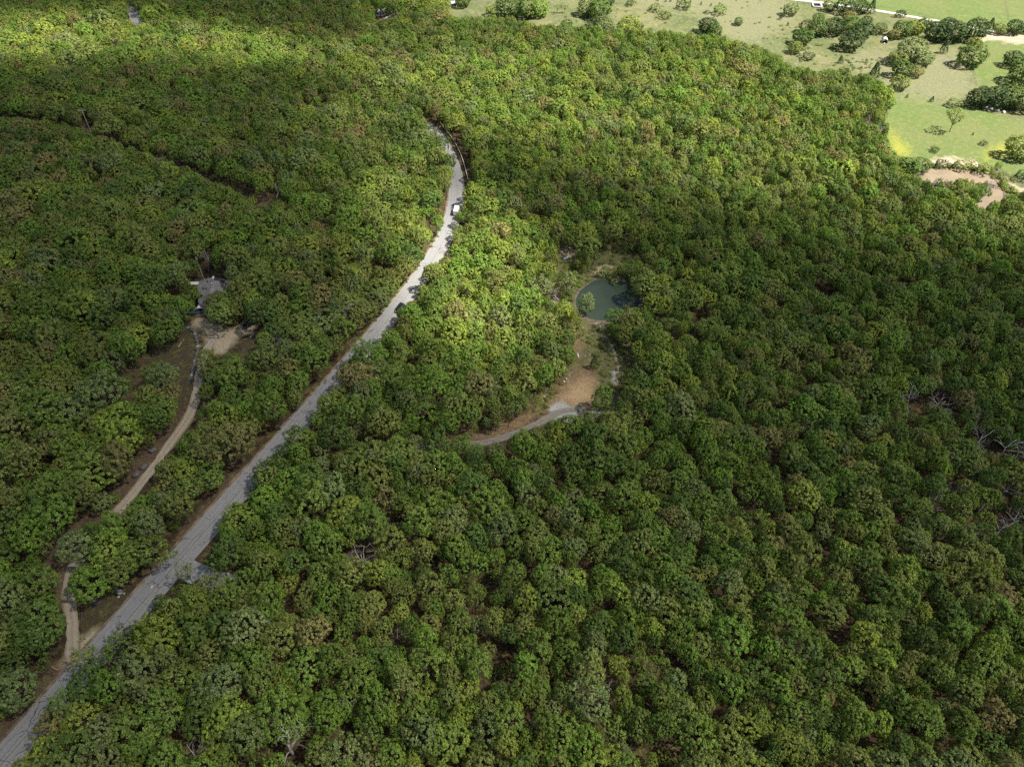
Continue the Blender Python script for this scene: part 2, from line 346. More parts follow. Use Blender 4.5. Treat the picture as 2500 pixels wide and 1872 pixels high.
def road_material():
    m, t, b = nodes('worn_concrete')
    uv = N(t, 'ShaderNodeUVMap', uv_map='UVMap').outputs[0]
    sep = N(t, 'ShaderNodeSeparateXYZ'); t.links.new(uv, sep.inputs[0]); u, v = sep.outputs[0], sep.outputs[1]
    fine = noise(t, 2.5, 6, 0.7); big = noise(t, 0.12, 3)
    base = mixc(t, ramp(t, fine, [(0.3, 0), (0.7, 1)]), (0.25, 0.245, 0.24), (0.325, 0.318, 0.31))
    dark = mixc(t, ramp(t, fine, [(0.3, 0), (0.7, 1)]), (0.225, 0.23, 0.24), (0.30, 0.30, 0.305))
    lane = ramp(t, math_(t, 'ADD', u, math_(t, 'MULTIPLY', math_(t, 'SUBTRACT', big, 0.5), 1.0)), [(0.0, 1), (0.35, 1), (0.62, 0)])
    n = t.nodes.new('ShaderNodeMapRange'); n.inputs[1].default_value = -3.3; n.inputs[2].default_value = 3.3
    t.links.new(u, n.inputs[0]); lanes = ramp(t, n.outputs[0], [(0.0, 0.0), (0.05, 0.75), (0.5, 0.85), (0.62, 0.15), (0.9, 0.1), (1, 0)])
    col = mixc(t, math_(t, 'MULTIPLY', lanes, ramp(t, big, [(0.3, 0.6), (0.7, 1)])), base, dark)
    # wheel tracks
    wt = ramp(t, n.outputs[0], [(0.12, 0), (0.18, 1), (0.24, 0), (0.32, 0), (0.38, 1), (0.44, 0), (0.60, 0), (0.66, 1), (0.72, 0), (0.80, 0), (0.86, 1), (0.92, 0)])
    col = mixc(t, math_(t, 'MULTIPLY', wt, 0.25), col, (0.17, 0.17, 0.175))
    # sealed cracks
    mp = N(t, 'ShaderNodeMapping'); mp.inputs['Scale'].default_value = (0.42, 0.16, 1); t.links.new(uv, mp.inputs[0])
    nz = N(t, 'ShaderNodeTexNoise'); nz.inputs['Scale'].default_value = 0.9; nz.inputs['Detail'].default_value = 3; t.links.new(uv, nz.inputs['Vector'])
    add = N(t, 'ShaderNodeVectorMath', operation='MULTIPLY_ADD'); t.links.new(nz.outputs['Color'], add.inputs[0]); add.inputs[1].default_value = (0.5, 0.5, 0); t.links.new(mp.outputs[0], add.inputs[2])
    vo = N(t, 'ShaderNodeTexVoronoi', feature='DISTANCE_TO_EDGE'); vo.inputs['Scale'].default_value = 1.0; t.links.new(add.outputs[0], vo.inputs['Vector'])
    crack = ramp(t, vo.outputs['Distance'], [(0.0, 1), (0.008, .9), (0.02, 0)])
    cm = ramp(t, noise(t, 0.09, 2, 0.5), [(0.42, 0.15), (0.55, 1)])
    near = N(t, 'ShaderNodeMapRange'); near.inputs[1].default_value = 210; near.inputs[2].default_value = 120; t.links.new(v, near.inputs[0])
    crack = math_(t, 'MULTIPLY', math_(t, 'MULTIPLY', crack, cm), near.outputs[0])
    seam = math_(t, 'LESS_THAN', math_(t, 'ABSOLUTE', math_(t, 'ADD', math_(t, 'SUBTRACT', u, 0.12), math_(t, 'MULTIPLY', math_(t, 'SUBTRACT', noise(t, 0.3, 2), 0.5), 0.25))), 0.07)
    # transverse joints
    tj = math_(t, 'LESS_THAN', math_(t, 'FRACT', math_(t, 'MULTIPLY', math_(t, 'ADD', v, math_(t, 'MULTIPLY', noise(t, 0.35, 3), 2.5)), 0.083)), 0.009)
    tj = math_(t, 'MULTIPLY', tj, 0.75)
    lines = math_(t, 'MAXIMUM', math_(t, 'MAXIMUM', crack, math_(t, 'MULTIPLY', seam, 0.8)), tj)
    # faded yellow line at the near end
    yl = math_(t, 'LESS_THAN', math_(t, 'ABSOLUTE', math_(t, 'SUBTRACT', u, 0.55)), 0.08)
    yn = N(t, 'ShaderNodeMapRange'); yn.inputs[1].default_value = 75; yn.inputs[2].default_value = 45; t.links.new(v, yn.inputs[0])
    yl = math_(t, 'MULTIPLY', math_(t, 'MULTIPLY', yl, yn.outputs[0]), ramp(t, fine, [(0.35, 0.1), (0.6, 0.8)]))
    col = mixc(t, yl, col, (0.42, 0.30, 0.12))
    col = mixc(t, math_(t, 'MULTIPLY', lines, 0.85), col, (0.045, 0.045, 0.045))
    # sandy edge on the left
    ed = ramp(t, math_(t, 'ADD', n.outputs[0], math_(t, 'MULTIPLY', math_(t, 'SUBTRACT', noise(t, 0.5, 4), 0.5), 0.08)), [(0.0, 1), (0.02, 0.9), (0.06, 0)])
    col = mixc(t, math_(t, 'MULTIPLY', ed, ramp(t, noise(t, 0.15, 4), [(0.4, 0.1), (0.65, 0.8)])), col, (0.36, 0.29, 0.21))
    t.links.new(col, b.inputs['Base Color']); b.inputs['Roughness'].default_value = 0.85; b.inputs['Specular IOR Level'].default_value = 0.3
    return m
M_ROAD = road_material()
tag(obj('road', strip('road', ROAD, ROAD_S, HALF, M_ROAD, 0.09, 8, 0.06, 1)), kind='structure')
M_SHOULDER = simple('sandy_shoulder', (0.20, 0.155, 0.11), 0.95, 0.5, 0.6)
tag(obj('road_shoulder', strip('road_shoulder', ROAD, ROAD_S, 0.45, M_SHOULDER, 0.05, 2, 0.22, 2, -HALF - 0.25)), kind='structure')

def px_path(pts, step=1.5, n=2):
    P = np.array([[float(c) for c in ground(x, y)[:2]] for x, y in pts]); return resample(smooth_path(P, n), step)
def soil_mat(name, c1, c2, c3, track=True, half=1.6):
    m, t, b = nodes(name)
    uv = N(t, 'ShaderNodeUVMap', uv_map='UVMap').outputs[0]
    sep = N(t, 'ShaderNodeSeparateXYZ'); t.links.new(uv, sep.inputs[0])
    fine = noise(t, 1.8, 6, 0.7)
    col = mixc(t, ramp(t, fine, [(0.3, 0), (0.7, 1)]), c1, c2)
    if track:
        mr = N(t, 'ShaderNodeMapRange'); mr.inputs[1].default_value = -half; mr.inputs[2].default_value = half
        t.links.new(math_(t, 'ADD', sep.outputs[0], math_(t, 'MULTIPLY', math_(t, 'SUBTRACT', noise(t, 0.4, 3), 0.5), 0.5)), mr.inputs[0])
        col = mixc(t, ramp(t, mr.outputs[0], [(0.0, 1), (0.15, 0.3), (0.25, 0), (0.4, 0.05), (0.5, 0.35), (0.6, 0.05), (0.75, 0), (0.85, 0.3), (1, 1)]), col, c3)
    t.links.new(col, b.inputs['Base Color']); b.inputs['Roughness'].default_value = 0.95
    return m
DRV, DRV_S = px_path([(175,1600),(178,1540),(172,1480),(165,1420),(182,1370),(225,1315),(275,1262),(330,1200),(375,1140),(420,1075),(462,1020),(480,965),(487,900),(505,850),(530,815)])
tag(obj('driveway', strip('driveway', DRV, DRV_S, 1.45, soil_mat('pale_soil', (0.32, 0.265, 0.20), (0.50, 0.43, 0.33), (0.18, 0.14, 0.09)), 0.06, 6, 0.5, 3)), kind='structure')
GRV, GRV_S = px_path([(900,1110),(1010,1098),(1100,1088),(1180,1082),(1250,1062),(1320,1030),(1365,1005),(1400,1000),(1440,1008)])
tag(obj('gravel_track', strip('gravel_track', GRV, GRV_S, 1.15, soil_mat('grey_gravel', (0.15, 0.13, 0.11), (0.26, 0.24, 0.215), (0.12, 0.085, 0.055)), 0.06, 4, 0.35, 4)), kind='structure')
SID, SID_S = px_path([(440,1380),(480,1402),(520,1414),(575,1432)])
tag(obj('side_street', strip('side_street', SID, SID_S, [2.6] * len(SID), simple('grey_asphalt', (0.27, 0.27, 0.275), 0.9, 0.2, 1.0), 0.065, 3, 0.1, 5)), kind='structure')
FAR, FAR_S = px_path([(1700,-30),(1900,-4),(2019,8),(2136,26),(2187,34),(2244,45),(2299,53),(2360,66),(2430,80)], 4)
M_WHITE_ROAD = simple('white_gravel', (0.55, 0.52, 0.47), 0.95, 0.12, 0.6)
tag(obj('country_road', strip('country_road', FAR, FAR_S, 1.7, M_WHITE_ROAD, 0.1, 4, 0.2, 6)), kind='structure')
TOP, TOP_S = px_path([(355,90),(343,66),(330,46),(323,30),(322,10),(318,-20)], 3)
tag(obj('forest_road', strip('forest_road', TOP, TOP_S, 3.4, simple('pale_asphalt', (0.42, 0.41, 0.40), 0.9, 0.2, 0.5), 0.1, 4, 0.1, 7)), kind='structure')
DR2, DR2_S = px_path([(905,62),(921,54),(940,46),(960,37),(990,28)], 3)
tag(obj('farm_driveway', strip('farm_driveway', DR2, DR2_S, 1.6, simple('pale_farm_gravel', (0.48, 0.43, 0.36), 0.95, 0.15, 0.6), 0.1, 3, 0.15, 8)), kind='structure')
TRK, TRK_S = px_path([(1478,820),(1500,860),(1512,900),(1500,945),(1490,985)], 1.5)
tag(obj('foot_path', strip('foot_path', TRK, TRK_S, 0.45, simple('pale_path', (0.24, 0.20, 0.16), 0.95, 0.3, 2), 0.06, 2, 0.2, 9)), kind='structure')

# ------------------------------------------------------------------ water
def water_mat(name, c, rough=0.06):
    m, t, b = nodes(name)
    t.links.new(mixc(t, ramp(t, noise(t, 0.15, 3), [(0.35, 0), (0.65, 1)]), c, tuple(x * 1.25 for x in c)), b.inputs['Base Color'])
    b.inputs['Roughness'].default_value = rough; b.inputs['IOR'].default_value = 1.33
    bp = N(t, 'ShaderNodeBump'); bp.inputs['Strength'].default_value = 0.12; bp.inputs['Distance'].default_value = 0.03
    t.links.new(noise(t, 2.5, 3), bp.inputs['Height']); t.links.new(bp.outputs[0], b.inputs['Normal'])
    return m
def pool(name, px, m):
    P = np.array([[float(c) for c in ground(x, y)[:2]] for x, y in px]); P = smooth_path(np.concatenate([P, P[:1]]), 3)[:-1]
    z = max(float(terr(x, y)) for x, y in P) + 0.02
    r = np.random.default_rng(5); P = P + r.normal(0, 0.12, P.shape)
    c = P.mean(0); n = len(P)
    v = [(x, y, z) for x, y in P] + [(x + (x - c[0]) * 0.03, y + (y - c[1]) * 0.03, z - 1.2) for x, y in P]
    f = [tuple(range(n))] + [(i, i + n, (i + 1) % n + n, (i + 1) % n) for i in range(n)]
    me = mesh(name, v, f[:1], [m]); o = obj(name, me); tag(o, kind='structure')
    M_BANK = simple(name + '_mud', (0.13, 0.10, 0.07), 0.9, 0.3, 1.0)
    # low mud bank hugging the water line
    k = []; fb = []
    for i, (x, y) in enumerate(P):
        d = np.array([x, y]) - P.mean(0)
        a, b2 = P[i - 1], P[(i + 1) % n]; tt = b2 - a; nn = np.array([tt[1], -tt[0]]); nn /= (np.linalg.norm(nn) + 1e-9)
        w0 = 1.1 + 0.5 * r.random()
        xo, yo = x + nn[0] * w0, y + nn[1] * w0
        xi, yi = x - nn[0] * 0.15, y - nn[1] * 0.15
        k += [(xi, yi, z - 0.05), (x + nn[0] * .35, y + nn[1] * .35, z + 0.16), (xo, yo, float(terr(xo, yo)) + 0.0)]
    for i in range(n):
        j = (i + 1) % n
        for q in (0, 1): fb.append((i * 3 + q, i * 3 + q + 1, j * 3 + q + 1, j * 3 + q))
    tag(obj(name + '_bank', mesh(name + '_bank', k, fb, [M_BANK], True)), kind='structure')
def ccw(px):
    P = np.array(px, float); a = np.sum(P[:, 0] * np.roll(P[:, 1], -1) - np.roll(P[:, 0], -1) * P[:, 1]); return px if a < 0 else px[::-1]
pool('pond_water', ccw([(1446,690),(1457,685),(1493,684),(1520,690),(1538,697),(1558,713),(1565,737),(1556,757),(1535,769),(1500,778),(1478,783),(1442,781),(1415,765),(1402,738),(1415,712)]), water_mat('green_water', (0.038, 0.054, 0.036), 0.05))
pool('muddy_pond_water', ccw([(2205,425),(2250,411),(2322,410),(2401,421),(2431,443),(2452,475),(2438,500),(2401,514),(2364,512),(2396,485),(2395,463),(2340,458),(2290,466),(2240,455)]), water_mat('muddy_water', (0.235, 0.185, 0.125), 0.06))
PONDS = [np.array([[float(c) for c in ground(x, y)[:2]] for x, y in pp]) for pp in
  ([(1446,690),(1457,685),(1493,684),(1538,697),(1558,713),(1565,737),(1556,757),(1535,769),(1478,783),(1442,781),(1415,765),(1402,738),(1415,712)],
   [(2205,425),(2250,411),(2322,410),(2401,421),(2431,443),(2452,475),(2438,500),(2401,514),(2364,512),(2396,485),(2395,463),(2340,458),(2290,466),(2240,455)])]
def in_poly(x, y, P):
    ins = np.zeros(np.shape(x), bool); j = len(P) - 1
    for i in range(len(P)):
        c = ((P[i][1] > y) != (P[j][1] > y)) & (x < (P[j][0] - P[i][0]) * (y - P[i][1]) / (P[j][1] - P[i][1] + 1e-12) + P[i][0])
        ins ^= c; j = i
    return ins

# ------------------------------------------------------------------ tree shapes (unit radius, height 2.6)
def rdir(r, n):
    v = r.normal(size=(n, 3)); return v / np.linalg.norm(v, axis=1)[:, None]
def cards(C, Nn, size, r):
    """C centres, Nn normals, size -> quad verts, faces"""
    a = np.cross(Nn, rdir(r, len(C))); a /= np.linalg.norm(a, axis=1)[:, None] + 1e-9
    b = np.cross(Nn, a)
    s = (size * (0.7 + 0.6 * r.random(len(C))))[:, None] if np.ndim(size) == 0 else (size * (0.7 + 0.6 * r.random(len(C))))[:, None]
    k = 0.65 + 0.5 * r.random((len(C), 4))
    V = np.stack([C + a * s * k[:, :1], C + b * s * k[:, 1:2] * .8, C - a * s * k[:, 2:3], C - b * s * k[:, 3:] * .8], 1)
    return V.reshape(-1, 3)
def crown_geo(seed, kind):
    r = np.random.default_rng(seed)
    P = dict(oak=(32, .34, 22, 14, .044), broad=(44, .28, 18, 13, .040), full=(52, .30, 18, 13, .046), airy=(20, .22, 10, 12, .038), cedar=(46, .24, 16, 8, .05), willow=(44, .25, 15, 13, .036), shrub=(16, .42, 18, 12, .065))[kind]
    nl, lr, nf, nc, cs = P
    L = []; ph = r.uniform(0, 6.28, 3); am = r.uniform(.10, .27)
    if kind == 'oak': nl = int(nl * r.uniform(.8, 1.15)); lr *= r.uniform(.88, 1.1)
    for i in range(nl):
        u = (i + .5) / nl
        if kind == 'cedar':
            h = u ** 0.8; ang = i * 2.4 + r.normal() * .3; rad = (1 - h) ** .8 * .62 + .02
            c = np.array([math.cos(ang) * rad, math.sin(ang) * rad, .35 + h * 2.1]); rr = lr * (1.15 - .75 * h); out = np.array([math.cos(ang), math.sin(ang), .5])
        elif kind == 'full':
            el = math.asin(1 - 1.88 * u); ang = i * 2.39996 + r.normal() * .3
            d = np.array([math.cos(ang) * math.cos(el), math.sin(ang) * math.cos(el), math.sin(el)])
            c = np.array([0, 0, 1.3]) + d * r.uniform(.62, .8) * np.array([1, 1, 1.25]); rr = lr * r.uniform(.8, 1.2); out = d
        elif kind == 'willow':
            el = math.asin(1 - 1.55 * u); ang = i * 2.4 + r.normal() * .3
            d = np.array([math.cos(ang) * math.cos(el), math.sin(ang) * math.cos(el), math.sin(el)])
            c = np.array([0, 0, 1.45]) + d * np.array([.62, .62, .95]) * (1 + r.normal() * .08); rr = lr * (1 + r.normal() * .15); out = d
        else:
            lo = {'airy': 1.15, 'shrub': 1.0}.get(kind, 1.28)
            el = math.asin(np.clip(1 - lo * u, -1, 1)); ang = i * 2.39996 + r.normal() * .35
            d = np.array([math.cos(ang) * math.cos(el), math.sin(ang) * math.cos(el), math.sin(el)])
            q = r.uniform(.6, .82) if kind != 'airy' else r.uniform(.5, .95)
            q *= 1 + am * math.sin(2 * ang + ph[0]) + am * .8 * math.sin(3 * ang + ph[1]) + .10 * math.sin(4 * el + ph[2])
            c = np.array([0, 0, 1.72]) + d * q * np.array([1, 1, .82]); rr = lr * r.uniform(.75, 1.25); out = d
            if kind == 'shrub': c = np.array([0, 0, .75]) + d * q * np.array([1, 1, .8])
        L.append((c, max(rr, .08), out / np.linalg.norm(out)))
    lean = r.normal(0, .06, 2); sx, sy = 1 + r.normal() * .08, 1 + r.normal() * .08
    V, tone = [], []
    C0 = np.array([l[0] for l in L]); R0 = np.array([l[1] for l in L])
    for li, (c, rr, out) in enumerate(L):
        d = rdir(r, nf * 2); d = d[(d @ out) > -.25][:nf]
        fc = c + d * rr * r.uniform(.75, 1.08, len(d))[:, None]
        dist = np.linalg.norm(fc[:, None] - C0[None], axis=2) / R0[None]; dist[:, li] = 9
        keep = dist.min(1) > .8; fc, d = fc[keep], d[keep]
        if not len(fc): continue
        lt = r.random()
        fr = .27 * rr * (1.0 if kind != 'airy' else 1.2)
        for p, n_ in zip(fc, d):
            o = rdir(r, nc); o = o + n_ * .6; 
            cc = p + o * fr * .75
            nn = o * .45 + n_ * .9 + rdir(r, nc) * .42 + np.array([0, 0, .55]); nn /= np.linalg.norm(nn, axis=1)[:, None]
            V.append(cards(cc, nn, cs, r)); tone += [np.clip(lt * .6 + r.random() * .4, 0, 1)] * (nc * 4)
    V = np.concatenate(V); V[:, 0] = V[:, 0] * sx + lean[0] * V[:, 2]; V[:, 1] = V[:, 1] * sy + lean[1] * V[:, 2]
    return V, np.array(tone), C0, lean
def tube(pts, rads, sides=5):
    V, F = [], []
    pts = [np.array(p, float) for p in pts]
    for i, p in enumerate(pts):
        d = pts[min(i + 1, len(pts) - 1)] - pts[max(i - 1, 0)]; d /= np.linalg.norm(d) + 1e-9
        a = np.cross(d, [0.3, 0.9, 0.1]); a /= np.linalg.norm(a) + 1e-9; b = np.cross(d, a)
        for k in range(sides):
            t = 2 * math.pi * k / sides; V.append(p + (a * math.cos(t) + b * math.sin(t)) * rads[i])
    for i in range(len(pts) - 1):
        for k in range(sides):
            F.append((i * sides + k, i * sides + (k + 1) % sides, (i + 1) * sides + (k + 1) % sides, (i + 1) * sides + k))
    F.append(tuple(range(sides))[::-1]); F.append(tuple(range((len(pts) - 1) * sides, len(pts) * sides)))
    return V, F
class MB:
    def __init__(s): s.v, s.f, s.mi = [], [], []
    def add(s, VF, mi=0):
        o = len(s.v); s.v += [tuple(map(float, p)) for p in VF[0]]; s.f += [tuple(i + o for i in q) for q in VF[1]]; s.mi += [mi] * len(VF[1]); return s
    def mesh(s, name, mats, smooth=False):
        me = mesh(name, s.v, s.f, mats, smooth); me.polygons.foreach_set('material_index', s.mi); return me
def trunk_geo(seed, C0, lean, kind):
    r = np.random.default_rng(seed + 500); mb = MB()
    top = {'cedar': 2.3, 'shrub': .5}.get(kind, 1.5)
    k = .055 if kind != 'airy' else .04
    pts = [(lean[0] * z + r.normal() * .015, lean[1] * z + r.normal() * .015, z) for z in np.linspace(-.12, top, 5)]
    mb.add(tube(pts, np.linspace(k, k * .45, 5), 6))
    sel = r.choice(len(C0), min(len(C0), {'airy': 16, 'cedar': 0, 'shrub': 4}.get(kind, 11)), False)
    for i in sel:
        z0 = r.uniform(.55, .95) * top * .85; p0 = np.array([lean[0] * z0, lean[1] * z0, z0]); p1 = C0[i] + np.array([lean[0], lean[1], 0]) * C0[i][2]
        mid = p0 * .45 + p1 * .55 + np.array([0, 0, -.06]) + r.normal(0, .03, 3)
        mb.add(tube([p0, mid, p1], [k * .5, k * .32, k * .1], 4))
    return mb
def crown_mesh(seed, kind):
    V, tone, C0, lean = crown_geo(seed, kind)
    n = len(V) // 4; f = np.arange(n * 4).reshape(-1, 4)
    me = mesh(f'{kind}_crown', V, f, [M_LEAF]); a = me.attributes.new('tone', 'FLOAT', 'POINT'); a.data.foreach_set('value', tone.astype(np.float32))
    tb = trunk_geo(seed, C0, lean, kind)
    tm = tb.mesh(f'{kind}_trunk', [M_BARK], True)
    # joined copy for the far wood
    o = len(V); jv = list(map(tuple, V)) + tb.v; jf = [tuple(q) for q in f] + [tuple(i + o for i in q) for q in tb.f]
    jm = mesh(f'{kind}_tree', jv, jf, [M_LEAF, M_BARK]); jm.polygons.foreach_set('material_index', [0] * n + [1] * len(tb.f))
    a = jm.attributes.new('tone', 'FLOAT', 'POINT'); a.data.foreach_set('value', np.concatenate([tone, np.zeros(len(tb.v))]).astype(np.float32))
    return me, tm, jm
KINDS = ['oak'] * 7 + ['full'] * 4 + ['broad'] * 4 + ['airy'] * 3 + ['cedar'] * 2 + ['willow'] * 2 + ['shrub'] * 3
VAR = [crown_mesh(100 + i, k) for i, k in enumerate(KINDS)]
def variants(k): return [i for i, q in enumerate(KINDS) if q == k]
print('templates', round(time.time() - T0, 1))

PAL = {'mid green': (0.150, 0.235, 0.052), 'yellow-green': (0.225, 0.300, 0.062), 'olive': (0.188, 0.238, 0.070), 'brownish': (0.215, 0.218, 0.090),
       'deep green': (0.105, 0.175, 0.046), 'grey-green': (0.180, 0.238, 0.098), 'fresh green': (0.155, 0.265, 0.050), 'dark evergreen': (0.058, 0.105, 0.040)}
PN = list(PAL)

def vnoise(x, y, s, seed):
    r = np.random.default_rng(seed); T = r.random((64, 64)); fx, fy = x / s + 100, y / s + 100
    i, j = np.floor(fx).astype(int), np.floor(fy).astype(int); a, b = fx - i, fy - j; a = a * a * (3 - 2 * a); b = b * b * (3 - 2 * b)
    g = lambda p, q: T[p % 64, q % 64]
    return (g(i, j) * (1 - a) + g(i + 1, j) * a) * (1 - b) + (g(i, j + 1) * (1 - a) + g(i + 1, j + 1) * a) * b

# ------------------------------------------------------------------ scatter the wood
def size_field(px, py):
    r = np.interp(px, [0, 900, 1250, 1650, 2500], [4.1, 3.7, 3.1, 2.8, 2.65])
    b = np.clip((py - 1000) / 500, 0, 1); r = r * (1 - b) + b * np.interp(px, [0, 500, 1000, 1650, 2500], [4.0, 3.6, 2.95, 2.75, 2.65])
    top = np.clip((420 - py) / 300, 0, 1)
    return .93 * r * (1 - top) + .95 * top * np.interp(px, [0, 900, 1600, 2500], [4.3, 3.9, 3.4, 3.3])
def road_dist(x, y):
    d = np.full(np.shape(x), 1e9)
    for P, hw in ((ROAD, 1.2), (SID, 2), (DRV, 1.0), (GRV, 1.0), (FAR, 3), (TOP, 1.5), (DR2, 1.5)):
        for q in P[::2]: d = np.minimum(d, np.hypot(x - q[0], y - q[1]) - hw)
    return d
PLACED = []     # x, y, r
HASH = {}
def near_ok(x, y, r, f):
    i, j = int(x // 12), int(y // 12)
    for a in (i - 1, i, i + 1):
        for b in (j - 1, j, j + 1):
            for (X, Y, R) in HASH.get((a, b), ()):
                if (X - x) ** 2 + (Y - y) ** 2 < (f * (r + R)) ** 2: return False
    return True
def put(x, y, r): HASH.setdefault((int(x // 12), int(y // 12)), []).append((x, y, r))
WOOD = []       # x, y, z, R, hh, variant, tintname, rot

# hand-placed trees (pixel of the crown's middle, crown radius in metres, height, kind, tint, label)
MANUAL = []
def manual(px, py, R, hh, kind, tint, name, cat, label, group=None, base=False):
    """px, py: middle of the crown in the photograph (base=True: foot of the trunk)"""
    zc = 0 if base else hh * (0.62 if kind not in ('shrub', 'cedar') else 0.4)
    x, y, z = (float(c) for c in ground(px, py, zc)); z -= zc
    MANUAL.append((x, y, z, R, hh, kind, tint, name, cat, label, group)); put(x, y, R * (0.8 if kind != 'airy' else .5))

manual(224, 1422, 4.1, 8.5, 'oak', 'fresh green', 'round_oak', 'oak tree', 'dense round green oak in the bend of the dirt driveway')
manual(345, 1345, 5.0, 11, 'broad', 'mid green', 'roadside_oak', 'oak tree', 'broad oak between the driveway and the road, right above the round oak')
manual(398, 985+10, 3.8, 9, 'oak', 'mid green', 'yard_oak', 'oak tree', 'green oak standing in the yard left of the boulder wall')
manual(385, 912, 3.3, 8.5, 'oak', 'mid green', 'yard_oak', 'oak tree', 'smaller oak at the back of the yard left of the boulder wall')
manual(546, 742, 3.7, 8.5, 'oak', 'mid green', 'house_oak', 'oak tree', 'tall oak leaning over the front of the grey roofed house')
manual(466, 722, 2.5, 6.5, 'oak', 'mid green', 'house_oak', 'oak tree', 'small oak against the left wall of the grey roofed house below the awning')
manual(505, 905, 3.6, 9, 'airy', 'olive', 'driveway_oak', 'oak tree', 'loose olive oak on the right of the driveway below the tan clearing')
manual(565, 880, 2.8, 5.5, 'oak', 'deep green', 'low_oak', 'oak tree', 'low dark green tree at the lower tip of the tan clearing')
manual(892, 872, 5.0, 11, 'oak', 'fresh green', 'roadside_oak', 'oak tree', 'big bright oak whose crown hides a stretch of the road')
manual(1003, 768, 3.4, 9.5, 'oak', 'fresh green', 'roadside_oak', 'oak tree', 'bright oak leaning over the dark car on the road')
manual(522, 1446, 3.4, 9.5, 'oak', 'olive', 'roadside_oak', 'oak tree', 'olive oak covering the far end of the side street')
manual(565, 1462, 3.3, 9.5, 'broad', 'mid green', 'roadside_oak', 'oak tree', 'mid green oak right of the covered end of the side street')
manual(215, 1600, 3.3, 10, 'airy', 'yellow-green', 'spring_tree', 'tree', 'thin yellowish tree with bare limbs overhanging the road near the driveway mouth')
manual(310, 1560, 3.6, 10, 'airy', 'grey-green', 'spring_tree', 'tree', 'airy grey-green tree over the right lane opposite the driveway mouth')
manual(178, 1728, 3.6, 10, 'airy', 'grey-green', 'spring_tree', 'tree', 'wide see-through tree over the right lane at the lower left')
manual(455, 1395, 2.6, 9, 'airy', 'grey-green', 'spring_tree', 'tree', 'nearly bare young tree in front of the side street')
manual(787, 988, 2.4, 8, 'airy', 'yellow-green', 'spring_tree', 'tree', 'pale leafed thin tree leaning over the middle of the road')
manual(1072, 665, 3.6, 9, 'airy', 'yellow-green', 'spring_tree', 'tree', 'pale leafed feathery tree over the sunlit stretch of road')
manual(1092, 350, 1.8, 11, 'airy', 'deep green', 'pine_tree', 'tree', 'slim dark tree poking over the upper curve of the road')
manual(1095, 400, 3.3, 11, 'oak', 'deep green', 'curve_oak', 'oak tree', 'dark oak leaning over the road inside the upper curve')
manual(1385, 685, 4.2, 10, 'willow', 'grey-green', 'willow_tree', 'willow', 'large grey-green willow at the upper left shore of the green pond')
manual(1432, 735, 3.1, 9, 'willow', 'grey-green', 'willow_tree', 'willow', 'slender grey-green willow standing in the left side of the green pond')
manual(1468, 968, 3.4, 9.5, 'willow', 'fresh green', 'poplar_tree', 'poplar', 'bright green feathery poplar beside the red dirt patch')
manual(1450, 885, 1.7, 6, 'cedar', 'deep green', 'juniper_tree', 'juniper', 'upright dark juniper above the red dirt patch')
manual(1412, 640, 2.1, 4.5, 'willow', 'yellow-green', 'willow_shrub', 'shrub', 'yellow-green willow bush on the upper left bank of the green pond')
manual(1482, 668, 2.6, 3.5, 'shrub', 'olive', 'bank_shrub', 'shrub', 'broad olive bush on the upper bank of the green pond', 'bushes round the green pond')
manual(1500, 690, 1.5, 2.2, 'shrub', 'olive', 'bank_shrub', 'shrub', 'small olive bush overhanging the top of the green pond', 'bushes round the green pond')
manual(1548, 690, 2.0, 5, 'airy', 'olive', 'bank_shrub', 'shrub', 'tall thin olive bush at the upper right of the green pond', 'bushes round the green pond')
manual(1530, 752, 1.5, 4, 'airy', 'olive', 'bank_shrub', 'shrub', 'thin brownish bush at the lower right of the green pond', 'bushes round the green pond')
manual(1535, 605, 2.0, 3.5, 'shrub', 'mid green', 'bank_shrub', 'shrub', 'rounded bush in the scrubby clearing above the green pond', 'bushes round the green pond')
manual(1500, 780, 3.0, 7.5, 'oak', 'fresh green', 'pond_oak', 'oak tree', 'bright green oak at the lower shore of the green pond')
manual(1545, 772, 2.6, 7, 'oak', 'fresh green', 'pond_oak', 'oak tree', 'second green oak right of the lower pond shore')
manual(1542, 660, 3.0, 7.5, 'oak', 'mid green', 'pond_oak', 'oak tree', 'green oak on the bank at the upper right of the green pond')
manual(1430, 602, 4.0, 9.5, 'oak', 'olive', 'pond_oak', 'oak tree', 'round olive oak above the green pond beside the pale tarpaulin')
# trees of the pasture, upper right
LAB = {}
def ft(px, py, rpx, kind, tint, label, hk=None):
    d = float(proj(*ground(px, py))[2]); R = rpx * 1.12 * d / F_PX; kind = {'oak': 'full', 'broad': 'full'}.get(kind, kind)
    hh = hk * R if hk else {'oak': 1.75, 'broad': 1.7, 'airy': 2.0, 'cedar': 2.2, 'shrub': 1.2, 'willow': 2.0, 'full': 1.65}[kind] * R
    tint = {'deep green': 'dark evergreen', 'mid green': 'deep green'}.get(tint, tint)
    nm = {'cedar': 'juniper_tree', 'shrub': 'meadow_shrub', 'airy': 'meadow_tree', 'oak': 'meadow_tree', 'broad': 'meadow_tree', 'full': 'meadow_tree', 'willow': 'meadow_tree'}[kind]
    manual(px, py, R, hh, kind, tint, nm, {'juniper_tree': 'juniper', 'meadow_shrub': 'shrub', 'meadow_tree': 'tree'}[nm], label, 'trees and bushes of the upper meadows', True)
